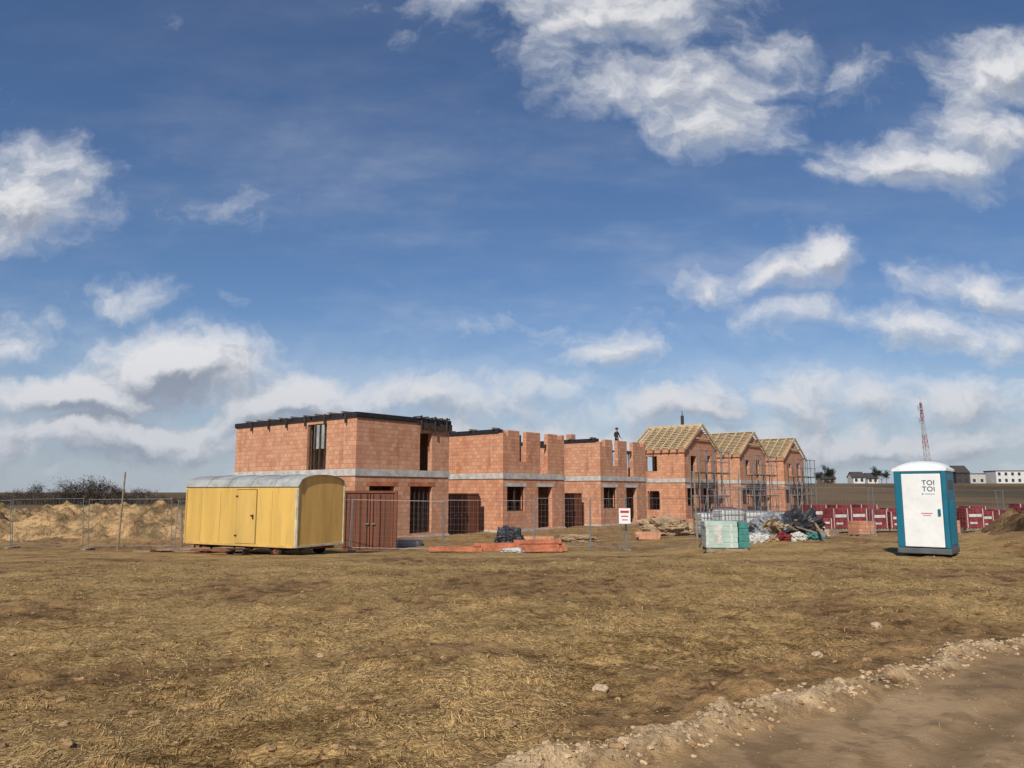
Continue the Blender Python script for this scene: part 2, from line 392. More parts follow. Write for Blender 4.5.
m_bare = np.maximum(m_bare, .9*(1-sst(.4, 2.0, S+(fbm(xf*.6, yf*.6, 4, 71)-.5)*3)))
m_bare = np.maximum(m_bare, sst(26, 31, yf)*.7)
m_rut = (np.exp(-((S+.8)/.16)**2)+np.exp(-((S+2.4)/.18)**2))*m_road
def colattr(gm, name, r, g, b):
    a = gm.color_attributes.new(name, 'FLOAT_COLOR', 'POINT'); a.data.foreach_set('color', np.stack([r, g, b, np.ones_like(r)], 1).astype(np.float32).ravel())
m_far = sst(95, 150, np.hypot(xf, yf))
m_clod = np.maximum(sst(.0, .14, np.maximum(fbm(xf*4.6, yf*4.6, 5, 23)-.50, 0)), m_rut)
colattr(gm, 'masks', m_road, m_clay, m_heap); colattr(gm, 'masks2', m_bare, m_far, m_clod)
mt = bpy.data.materials.new('field_ground'); nt = nodes(mt)
tc = add(nt, 'ShaderNodeTexCoord'); O = tc.outputs['Object']
at = add(nt, 'ShaderNodeAttribute', attribute_name='masks'); sp = add(nt, 'ShaderNodeSeparateColor'); nt.links.new(at.outputs['Color'], sp.inputs[0])
at2 = add(nt, 'ShaderNodeAttribute', attribute_name='masks2'); sp2 = add(nt, 'ShaderNodeSeparateColor'); nt.links.new(at2.outputs['Color'], sp2.inputs[0])
def streak(rot, sx, sy, sc):
    mp = add(nt, 'ShaderNodeMapping'); mp.inputs['Rotation'].default_value = (0, 0, rot); mp.inputs['Scale'].default_value = (sx, sy, 1)
    nt.links.new(O, mp.inputs[0]); return noise(nt, mp.outputs[0], sc, 2, .6, .6)
st1 = streak(.5, 1, 6, 13); st2 = streak(-.9, 1, 6, 14)
stm = math_(nt, 'MAXIMUM', st1, st2)
mid = noise(nt, O, 3.4, 7, .74); fine = noise(nt, O, 26, 4, .72)
soil = mixc(nt, ramp(nt, mid, .36, .64), (.105, .058, .026), (.37, .22, .10))
straw = mixc(nt, ramp(nt, stm, .44, .68), (.23, .14, .056), (.65, .45, .19))
low = noise(nt, O, .5, 7, .70)
smask = math_(nt, 'SUBTRACT', ramp(nt, mid, .28, .49), math_(nt, 'MULTIPLY', sp2.outputs[0], .80))
col = mixc(nt, ramp(nt, smask, .0, 1, False), soil, straw)
col = mixc(nt, math_(nt, 'MULTIPLY', ramp(nt, low, .48, .59), .62), col, mixc(nt, .62, col, (.09, .05, .022)))
col = mixc(nt, math_(nt, 'MULTIPLY', ramp(nt, low, .46, .34), .34), col, (.61, .41, .18))
col = mixc(nt, math_(nt, 'MULTIPLY', sp2.outputs[2], .3), col, (.40, .24, .105))
rc = mixc(nt, ramp(nt, low, .35, .65), (.235, .152, .080), (.36, .245, .138))
rc = mixc(nt, math_(nt, 'MULTIPLY', ramp(nt, fine, .52, .72), .3), rc, (.46, .33, .20))
rc = mixc(nt, math_(nt, 'MULTIPLY', ramp(nt, mid, .50, .66), .5), rc, (.155, .095, .048))
rc = mixc(nt, math_(nt, 'MULTIPLY', sp2.outputs[2], .55), rc, (.14, .088, .046))
col = mixc(nt, sp.outputs[0], col, rc)
cc = mixc(nt, ramp(nt, mid, .3, .7), (.34, .23, .125), (.66, .49, .30))
col = mixc(nt, math_(nt, 'MULTIPLY', sp.outputs[1], .95), col, cc)
hc = mixc(nt, ramp(nt, noise(nt, O, 1.1, 7, .72), .36, .64), (.12, .072, .036), (.42, .26, .13))
col = mixc(nt, sp.outputs[2], col, hc)
farc = mixc(nt, ramp(nt, noise(nt, O, .02, 4, .6), .4, .6), (.085, .062, .036), (.16, .108, .062))
col = mixc(nt, sp2.outputs[1], col, farc)
col = mixc(nt, math_(nt, 'MULTIPLY', math_(nt, 'MULTIPLY', ramp(nt, fine, .46, .32), .78), math_(nt, 'SUBTRACT', 1.0, sp.outputs[0])), col, (.055, .03, .014))  # low spots of the fine relief darkened, cavity shade put into the colour
h = math_(nt, 'ADD', math_(nt, 'MULTIPLY', stm, .4), math_(nt, 'ADD', math_(nt, 'MULTIPLY', mid, 1.2), math_(nt, 'MULTIPLY', fine, .6)))
bs = math_(nt, 'MULTIPLY_ADD', sp.outputs[0], -.5, .9)
out(nt, col, .95, 0, h, .9, .05, .1)
bn = [q for q in nt.nodes if q.type == 'BUMP'][0]; nt.links.new(bs, bn.inputs['Strength'])
gm.materials.append(mt)
go = link(bpy.data.objects.new('ground', gm)); go['kind'] = 'structure'; go['label'] = 'muddy straw-strewn field with dirt track'

def spoil(name, lt):
    mh = bpy.data.materials.new(name); nt = nodes(mh)
    O = add(nt, 'ShaderNodeTexCoord').outputs['Object']
    na = noise(nt, O, .9, 8, .74); nb = noise(nt, O, 6, 5, .75)
    hc = mixc(nt, ramp(nt, na, .36, .60), tuple(v*.26 for v in lt), lt)
    hc = mixc(nt, math_(nt, 'MULTIPLY', ramp(nt, nb, .50, .40), .6), hc, tuple(v*.18 for v in lt))
    hc = mixc(nt, math_(nt, 'MULTIPLY', ramp(nt, noise(nt, O, .35, 5, .7), .52, .64), .5), hc, (lt[0]*.42, lt[1]*.5, lt[2]*.5))
    out(nt, hc, .95, 0, math_(nt, 'ADD', na, nb), .9, .12, .1); return mh
mh = spoil('spoil_earth', (.56, .36, .175)); mh2 = spoil('dark_bank_soil', (.25, .155, .08))
def mound(x0, x1, y0, y1, st, fn, nm, lab, mat):
    X, Y = np.meshgrid(np.arange(x0, x1, st), np.arange(y0, y1, st)); x, y = X.ravel(), Y.ravel()
    m = sst(.08, .6, fn(x, y)); q = fbm(x*1.5, y*1.5, 5, 101); q2 = 1-np.abs(fbm(x*.9+5, y*.9, 4, 131)*2-1)*2.2
    z = terrain(x, y)-.22+m*(.22+.70*(q-.38)+.22*q2+.5*np.maximum(fbm(x*3.4, y*3.4, 3, 151)-.5, 0))
    g = gridmesh(nm, X, Y, z); g.materials.append(mat); o = link(bpy.data.objects.new(nm, g)); o['kind'] = 'structure'; o['label'] = lab
mound(-52, -10.5, 32, 49, .14, heaps, 'earth_mound', 'rough orange-brown spoil heaps behind the fence', mh)
mound(12.5, 24, 17.5, 30, .10, lambda x, y: bank(x, y)*.8, 'earth_bank', 'dark brown earth bank beside the toilet cabin', mh2)

def straw_mesh():
    N = 430000
    u = np.random.rand(N); d = 4.2*np.exp(u*math.log(19/4.2)); x = (np.random.rand(N)*1.6-.8)*d; y = d*1.0
    s = road_s(x, y)+wob(x, y)
    dens = (.25+.55*sst(.36, .60, fbm(x*1.6, y*1.6, 6, 81)))*sst(.3, 1.6, s+(fbm(x*.6, y*.6, 4, 71)-.5)*2)*(1-.8*sst(.50, .62, fbm(x*.45+3, y*.45, 6, 61)))
    dens = np.where(s < .2, .002*(s > -5), dens+.02)
    k = np.random.rand(N) < dens; x = x[k]; y = y[k]; n_ = len(x)
    flow = fbm(x*.6, y*.6, 3, 91)*7
    ang = flow+np.random.randn(n_)*.8
    L = (.015+.06*np.random.rand(n_)**1.8); L = np.where(np.random.rand(n_) < .02, L*2.2, L)
    wd = .0006+.0010*np.random.rand(n_)+.00014*np.hypot(x, y)
    dx, dy = np.cos(ang)*L/2, np.sin(ang)*L/2; wx, wy = -np.sin(ang)*wd, np.cos(ang)*wd
    z0 = terrain(x-dx, y-dy)+.001+np.abs(np.random.randn(n_))*.002; z1 = terrain(x+dx, y+dy)+.001+np.abs(np.random.randn(n_))*.004
    A = np.stack([x-dx-wx, y-dy-wy, z0], 1); B = np.stack([x-dx+wx, y-dy+wy, z0+.002], 1)
    C = np.stack([x+dx+wx, y+dy+wy, z1+.002], 1); D = np.stack([x+dx-wx, y+dy-wy, z1], 1)
    V = np.stack([A, B, C, D], 1).reshape(-1, 3)
    me = bpy.data.meshes.new('straw_litter'); me.vertices.add(len(V)); me.vertices.foreach_set('co', V.ravel())
    idx = np.arange(len(V), dtype=np.int32); me.loops.add(len(V)); me.loops.foreach_set('vertex_index', idx)
    me.polygons.add(n_); me.polygons.foreach_set('loop_start', np.arange(0, len(V), 4, dtype=np.int32)); me.update(calc_edges=True)
    r = np.repeat(np.random.rand(n_), 4); a = me.color_attributes.new('rnd', 'FLOAT_COLOR', 'POINT'); a.data.foreach_set('color', np.stack([r, r, r, r*0+1], 1).astype(np.float32).ravel())
    m = bpy.data.materials.new('straw'); nt = nodes(m); at = add(nt, 'ShaderNodeAttribute', attribute_name='rnd')
    c = add(nt, 'ShaderNodeValToRGB'); nt.links.new(at.outputs['Fac'], c.inputs[0])
    c.color_ramp.elements[0].color = (.10, .057, .023, 1); c.color_ramp.elements[1].color = (.63, .44, .20, 1)
    e = c.color_ramp.elements.new(.55); e.color = (.38, .245, .10, 1)
    out(nt, c.outputs[0], .8); me.materials.append(m)
    o = link(bpy.data.objects.new('straw_litter', me)); o['kind'] = 'stuff'; o['label'] = 'dry flattened straw scattered over the muddy field'
straw_mesh()

def lump(r=1, seed=0, sub=2, sq=.7, amp=.35):
    bm = bmesh.new(); bmesh.ops.create_icosphere(bm, subdivisions=sub, radius=1)
    P = np.array([v.co[:] for v in bm.verts])
    nn = fbm(P[:, 0]*1.6+seed*7.3, P[:, 1]*1.6+P[:, 2]*2.1, 3, seed)
    for v, q in zip(bm.verts, nn): v.co = v.co*(1-amp+2*amp*q)*r; v.co.z *= sq
    me = bpy.data.meshes.new('lump'); bm.to_mesh(me); bm.free(); return me
def clods(name, label, cnt, ridge, mat):
    vs = []; fs = []; base = 0; protos = []
    for i in range(8):
        me = lump(1, i, 2, .6, .75); protos.append((np.array([v.co[:] for v in me.vertices]), np.array([p.vertices[:] for p in me.polygons]))); bpy.data.meshes.remove(me)
    for k in range(cnt):
        if ridge:
            tt = random.random()*12-.8; s = random.gauss(.26, .11); x = RP[0]+RD[0]*tt-RD[1]*s; y = RP[1]+RD[1]*tt+RD[0]*s; r = .004+.022*random.random()**4
            sw = float(wob(np.array([x]), np.array([y]))[0]); x += RD[1]*sw; y -= RD[0]*sw
        else:
            d = 4.4*math.exp(random.random()*math.log(22/4.4)); x = (random.random()*1.6-.8)*d; y = d; r = .005+.036*random.random()**8
            if road_s(x, y) < 0: r = min(r, .009)
        q, f = protos[k % 8]; a = random.random()*6.28; ca, sa = math.cos(a), math.sin(a)
        p = q*r*np.array([1, .6+.6*random.random(), 1]); p = np.stack([p[:, 0]*ca-p[:, 1]*sa+x, p[:, 0]*sa+p[:, 1]*ca+y, p[:, 2]], 1)
        vs.append(p); fs.append((f+base, x, y, r)); base += len(q)
    xs = np.array([f[1] for f in fs]); ys = np.array([f[2] for f in fs]); zz = terrain(xs, ys)
    for i, p in enumerate(vs): p[:, 2] += zz[i]+fs[i][3]*.1
    me = bpy.data.meshes.new(name); me.from_pydata(np.concatenate(vs).tolist(), [], np.concatenate([f[0] for f in fs]).tolist()); me.materials.append(M[mat])
    o = link(bpy.data.objects.new(name, me)); o['kind'] = 'stuff'; o['label'] = label
clods('ridge_clods', 'pale crumbled clay clods lying along the dirt track', 2200, True, 'claypale')
clods('soil_clods', 'small brown soil clods lying in the straw', 3200, False, 'clay')
sm = [lump(1, 20+i, 3, .7, .55) for i in range(3)]
for m_ in sm: m_.materials.append(M['stone'])
for i, (x, y, r) in enumerate([(.72, 6.5, .06), (-1.9, 7.9, .04), (3.1, 8.1, .05), (4.4, 9.6, .06)]):
    o = thing('stone', 'pale clay-covered stone lying on the muddy field', 'stone', (x, y, gz(x, y)+r*.2), random.random()*6, 'stones lying on the field', mb=sm[i % 3]); o.scale = (r, r, r)

# ------------------------------------------------------------------ brick houses
ROT = math.atan2(.772, .636); r_ = Vector((.636, .772, 0)); l_ = Vector((-.772, .636, 0)); C1 = Vector((-7.74, 38.2, 0))
H1, H2, H3 = 3.22, 3.56, 6.12; TH = .3
def house(t0, W, kind, label, bm='brick'):
    DEP = 11.0 if kind < 4 else (4.9 if kind == 4 else 5.8)
    p = C1+r_*t0
    o = thing('brick_house', label, 'house under construction', (p.x, p.y, -.82), ROT, 'row of brick houses under construction')
    mb = MB()
    if kind == 1: ops = [(3.7, 5.3, .25, 2.72), (.9, 2.6, .9, 2.72)]
    else: ops = [(.4, 2.1, 1.25, 2.75), (3.5, 5.0, .15, 2.75)]
    T = TH
    mb.wall((T, 0), (1, 0), W-2*T, T, -.3, H1, [(a-T, b-T, c, d) for a, b, c, d in ops])
    mb.wall((T, 0), (0, 1), DEP, T, -.3, H1, [(7.2, 8.4, 1.0, 2.6)] if kind < 4 else [(2.4, 3.6, .9, 2.5)])
    mb.wall((W, 0), (0, 1), DEP, T, -.3, H1, [])
    mb.wall((T, DEP-T), (1, 0), W-2*T, T, -.3, H1, [(1, 2.4, .9, 2.6), (3.6, 5, 0, 2.6)])
    if kind < 4: mb.wall((T, 5.2), (1, 0), W-2*T, .2, 0, H1, [(2.8, 3.8, 0, 2.1)])
    if kind == 1:
        mb.wall((T, 0), (1, 0), W-2*T, T, H2, H3, [(4.35-T, 5.25-T, H2, 5.6)])
        mb.wall((T, 0), (0, 1), DEP, T, H2, H3, [(2.4, 4.05, H2, 5.95)])
        mb.wall((W, 0), (0, 1), DEP, T, H2, H3, [(3, 4, 4.4, 5.6)])
        mb.wall((T, DEP-T), (1, 0), W-2*T, T, H2, H3, [(1.6, 3, 4.3, 5.6)])
        mb.wall((T, 4.6), (1, 0), W-2*T, .2, H2, H3, [])
    elif kind in (2, 3):
        z1 = 6.2
        # street front: three broad masonry piers with open bays between them
        if kind == 2: ops2 = [(1.3, 2.0, 4.3, 9), (3.45, 4.25, H2, 9), (5.3, 6, 5.9, 9), (0, .2, 5.85, 9)]
        else: ops2 = [(1.35, 2.1, 4.3, 9), (3.4, 4.3, H2, 9), (0, .4, 5.7, 9), (5.35, 6.5, 5.9, 9)]
        mb.wall((T, 0), (1, 0), W-2*T, T, H2, z1, ops2)
        mb.wall((T, 0), (0, 1), DEP, T, H2, z1-.2, [(8.0, 8.8, 4.6, 5.7)])
        mb.wall((W, 0), (0, 1), DEP, T, H2, z1, [(.9, 6.0, 4.35, 9), (.6, .9, 5.4, 9), (6, 11, 4.9, 9)])
        mb.wall((T, 4.6), (1, 0), W-2*T, .25, H2, 4.8, [(0, .8, 4.4, 9), (1.6, 2.5, H2, 4.6), (3.4, 4.6, 4.0, 9)])
        mb.wall((T, DEP-T), (1, 0), W-2*T, T, H2, 4.9, [(1.6, 3, 4.3, 9)])
        if kind == 2: mb.box((2.75, 2.4, H2), (3.25, 2.9, 6.45))
        else: mb.box((1.0, 3.2, H2), (1.55, 3.7, 6.75))
    else:
        mb.wall((T, 0), (1, 0), W-2*T, T, H2, H3, [(.9, 2.0, 4.1, 5.5), (3.7, 4.8, H2, 5.6)])
        mb.wall((T, 0), (0, 1), DEP, T, H2, H3, [(2.6, 3.7, 4.2, 5.5)])
        mb.wall((W, 0), (0, 1), DEP, T, H2, H3, [])
        mb.wall((T, DEP-T), (1, 0), W-2*T, T, H2, H3, [(1.6, 3, 4.3, 5.6)])
        for y0 in (0, DEP-T): mb.prism([(0, H3), (W, H3), (W/2, H3+1.95)], 1, y0, y0+T)
    part('wall', mb, [bm], o)
    part('floor_slab', MB().box((-.05, -.05, H1), (W+.05, DEP+.05, H2)), ['concrete'], o)
    part('ground_slab', MB().box((.3, .3, -.1), (W-.3, DEP-.3, .02)), ['concrete'], o)
    part('plinth', MB().box((-.06, -.06, -.4), (W+.06, DEP+.06, .12)), ['foil' if kind > 3 else 'concrete'], o)
    for (a, b, c, d) in ops:
        part('lintel', MB().box((a-.2, -.012, d), (b+.2, .2, d+.22)), ['concrete' if kind != 1 else 'orange'], o)
    if kind != 1:
        a, b, c, d = ops[0]
        mb = MB(); mb.box((a, .1, c), (a+.07, .17, d)); mb.box((b-.07, .1, c), (b, .17, d)); mb.box((a+.071, .1, c), (b-.071, .17, c+.07)); mb.box(((a+b)/2-.05, .1, c+.072), ((a+b)/2+.05, .17, d))
        part('window', mb, ['darkwood'], o)
    if kind == 1:
        a, b = 3.7, 5.3
        for k in range(5): part('steel_prop', MB().box((a+.1+k*.33, .12, .3), (a+.16+k*.33, .18, 2.7)), ['chassis'], o)
        part('roof_slab', MB().box((-.06, -.06, H3), (W+.06, DEP+.06, H3+.05)), ['darkwood'], o)
        mb = MB(); e = .08
        mb.wall((-e, -e), (1, 0), W+2*e, .34, H3+.05, H3+.27, [(4.1, 4.3, 5, 9)]); mb.wall((-e+.34, -e+.34), (0, 1), DEP+2*e-.34, .34, H3+.05, H3+.27, [(3.3, 3.5, 5, 9)])
        mb.wall((W+e, -e+.34), (0, 1), DEP+2*e-.34, .34, H3+.05, H3+.27)
        part('ring_beam', mb, ['foil'], o)
        part('formwork', MB().box((4.3, -.14, H3-.35), (6.7, -.09, H3+.04)), ['darkwood'], o)
        for xx in (4.25, 5.3, 6.2): part('formwork_strut', MB().box((xx, -.2, H3-.6), (xx+.08, -.145, H3+.40)), ['darkwood'], o)
        for k in range(5): part('formwork_board', MB().box((4.1+k*.55, -.35+.1*random.random(), H3+.28), (4.2+k*.55, .3, H3+.36)), ['darkwood'], o)
        for k in range(9): part('formwork_board', MB().box((-.18-.1*random.random(), .8+k*1.1+.2*random.random(), H3+.272), (.4, .95+k*1.1, H3+.35)), ['woodold'], o)
        for k in range(6): part('formwork_strut', MB().box((-.17, .7+k*1.7, H3-.25), (-.085, .78+k*1.7, H3+.3)), ['darkwood'], o)
        for k in range(4): part('opening_prop', MB().box((-.05, 2.45+k*.42, H2), (.02, 2.53+k*.42, 5.9)), ['darkwood'], o)
        part('opening_board', MB().box((.03, 2.45, 4.65), (.05, 3.5, 5.9)), ['roofwhite'], o)
    elif kind in (2, 3):
        part('ring_beam', MB().box((-.06, .32, z1-.2), (.36, DEP+.05, z1+.05)), ['foil'], o)
        for k in range(5): part('formwork_board', MB().box((-.2, .6+k*1.9, z1+.052), (.45, .75+k*1.9, z1+.15)), ['woodold'], o)
        for k, (x, y) in enumerate([(1.9, 1.6), (4.0, 1.5), (5.2, 1.8), (5.8, 3.3), (3.0, 4.0)]): part('steel_prop', MB().box((x, y, H2), (x+.09, y+.09, 5.9+.15*(k % 4))), ['darkwood'], o)
        part('formwork', MB().box((3.76, .1, 5.25), (4.54, .14, 5.5)), ['darkwood'], o)
        if kind == 3:
            mb = MB(); mb.box((2.2, 1.0, H2+1.95), (6.0, 2.2, H2+2.0))
            for x in (2.3, 5.8):
                for y in (1.1, 2.1): mb.box((x, y, H2), (x+.08, y+.08, H2+1.95))
            part('work_platform', mb, ['woodold'], o)
    else:
        rise = 2.1; e = .4; k = rise/(W/2); zt = H3+.08
        mb = MB(); nR = 8
        for i in range(nR):
            y = -.22+i*(DEP+.4)/(nR-1)
            mb.beam((-e, y, zt-e*k), (W/2, y, zt+rise), .09, .2); mb.beam((W+e, y, zt-e*k), (W/2, y, zt+rise), .09, .2)
        for y in (-.22, DEP*.5): mb.box((W*.2, y+.05, zt+rise*.42-.08), (W*.8, y+.09, zt+rise*.42+.08))
        mb.box((W/2-.04, -.25, zt+rise-.12), (W/2+.04, DEP+.2, zt+rise+.1))
        mb.box((-.02, -.25, H3), (.14, DEP+.25, H3+.12)); mb.box((W-.14, -.25, H3), (W+.02, DEP+.25, H3+.12))
        rf = part('roof', mb, ['wood'], o, 'bare timber rafters')
        mb = MB(); nB = 15
        for i in range(nB if kind != 4 else 13):
            f = i/(nB-.5)
            for sgn in (0, 1):
                x = -e+f*(W/2+e); z = zt+.13-e*k+f*(rise+e*k)
                if sgn: x = W-x
                mb.beam((x, -.30, z), (x, DEP+.25, z), .09, .045)
        part('roof_batten', mb, ['wood'], rf)
        for xi in (.05, W-.05):
            mb = MB()
            mb.quad([(xi, .31, zt-.25), (W/2, .31, zt+rise-.25), (W/2, DEP-.31, zt+rise-.25), (xi, DEP-.31, zt-.25)])
            part('roof_lining', mb, ['woodold'], rf)
    return o
hs = [house(0, 6.6, 1, 'two-storey orange block house shell with black foil on top', 'brick'),
      house(11.3, 6.4, 2, 'orange block house shell with uneven unfinished upper walls', 'brick2'),
      house(22.1, 6.5, 3, 'orange block house shell with a worker on the upper walls', 'brick'),
      house(35.1, 6.4, 4, 'orange block house with brick gable and battened rafters', 'brick2'),
      house(46.6, 6.4, 5, 'orange block house with timber roof and scaffold', 'brick'),
      house(58.1, 6.4, 6, 'last orange block house with timber roof and scaffold', 'brick2')]

def scaffold(t0, W):
    p = C1+r_*t0-l_*1.25
    o = thing('scaffold', 'steel scaffold with plank decks against the brick house', 'scaffold', (p.x, p.y, -.82), ROT, 'scaffolds along the brick houses')
    mb = MB(); n_ = 5
    for i in range(n_):
        x = i*W/(n_-1)
        for y in (0, .8): mb.tube((x, y, 0), (x, y, 6.0), .04, n=6)
        for z in (2, 4): mb.tube((x, .03, z), (x, .77, z), .028, n=6)
    for z in (1.0, 3.0, 5.0, 5.9): mb.tube((0, -.05, z), (W, -.05, z), .028, n=6)
    mb.tube((0, -.09, 0), (W/3, -.09, 4), .026, n=6); mb.tube((W, -.09, 0), (W*2/3, -.09, 4), .026, n=6)
    part('scaffold_frame', mb, ['steel'], o)
    for z in (2.04, 4.04):
        part('deck', MB().box((-.1, .04, z), (W+.1, .76, z+.08)), ['woodold'], o)
scaffold(46.8, 6); scaffold(58.3, 6); scaffold(35.3, 6)

def shed(x, y, rz, W, D, H, label):
    o = thing('metal_shed', label, 'shed', (x, y, gz(x, y)-.05), rz, 'brown metal site sheds')
    mb = MB()
    def ribs(p, d, L):
        n_ = int(L/.16); st = L/n_; d = Vector(d); nn = Vector((d.y, -d.x, 0)); p = Vector(p); pts = []
        for i in range(n_):
            for f, h in ((0, 0), (.3, 0), (.42, .035), (.88, .035)): pts.append(p+d*(i+f)*st+nn*h)
        pts.append(p+d*L)
        for a, b in zip(pts, pts[1:]): mb.quad([(a.x, a.y, .12), (b.x, b.y, .12), (b.x, b.y, H-.1), (a.x, a.y, H-.1)])
    ribs((0, 0, 0), (1, 0, 0), W); ribs((W, 0, 0), (0, 1, 0), D); ribs((W, D, 0), (-1, 0, 0), W); ribs((0, D, 0), (0, -1, 0), D)
    part('wall', mb, ['brown'], o)
    part('roof', MB().box((-.08, -.08, H-.1), (W+.08, D+.08, H)), ['brown'], o, bevel=.015)
    for a in (-.07, W-.03):
        part('corner_post', MB().box((a, -.07, 0), (a+.1, .03, H-.1)), ['brown'], o); part('corner_post', MB().box((a, D-.03, 0), (a+.1, D+.07, H-.1)), ['brown'], o)
    part('base_rail', MB().box((.035, -.06, 0), (W-.035, .04, .12)), ['brown'], o)
    for s in (0, 1):
        dr = part('door', MB().box((W*(.04+.47*s), -.066, .14), (W*(.49+.47*s), -.045, H-.13)), ['brown'], o, bevel=.004)
        for k in range(4): part('door_rib', MB().box((W*(.07+.47*s)+k*W*.11, -.09, .2), (W*(.07+.47*s)+k*W*.11+.06, -.067, H-.2)), ['brown'], dr)
        for f in (.3, .44) if s == 0 else (.56, .7): part('locking_bar', MB().tube((W*f, -.105, .1), (W*f, -.105, H-.12), .014, n=6), ['chassis'], dr)
        part('handle', MB().box((W*(.40+.13*s), -.14, 1.05), (W*(.47+.13*s), -.12, 1.11)), ['steel'], dr)
shed(-6.75, 31.5, rad(8), 2.0, 2.6, 2.4, 'rusty red-brown ribbed metal shed beside the yellow trailer')
p = C1+r_*6.75+l_*1.2; shed(p.x, p.y, ROT, 3.6, 4, 2.35, 'brown ribbed metal shed between two brick houses')
p = C1+r_*17.9+l_*1.2; shed(p.x, p.y, ROT, 3.4, 4, 2.35, 'brown ribbed metal shed between two brick houses')

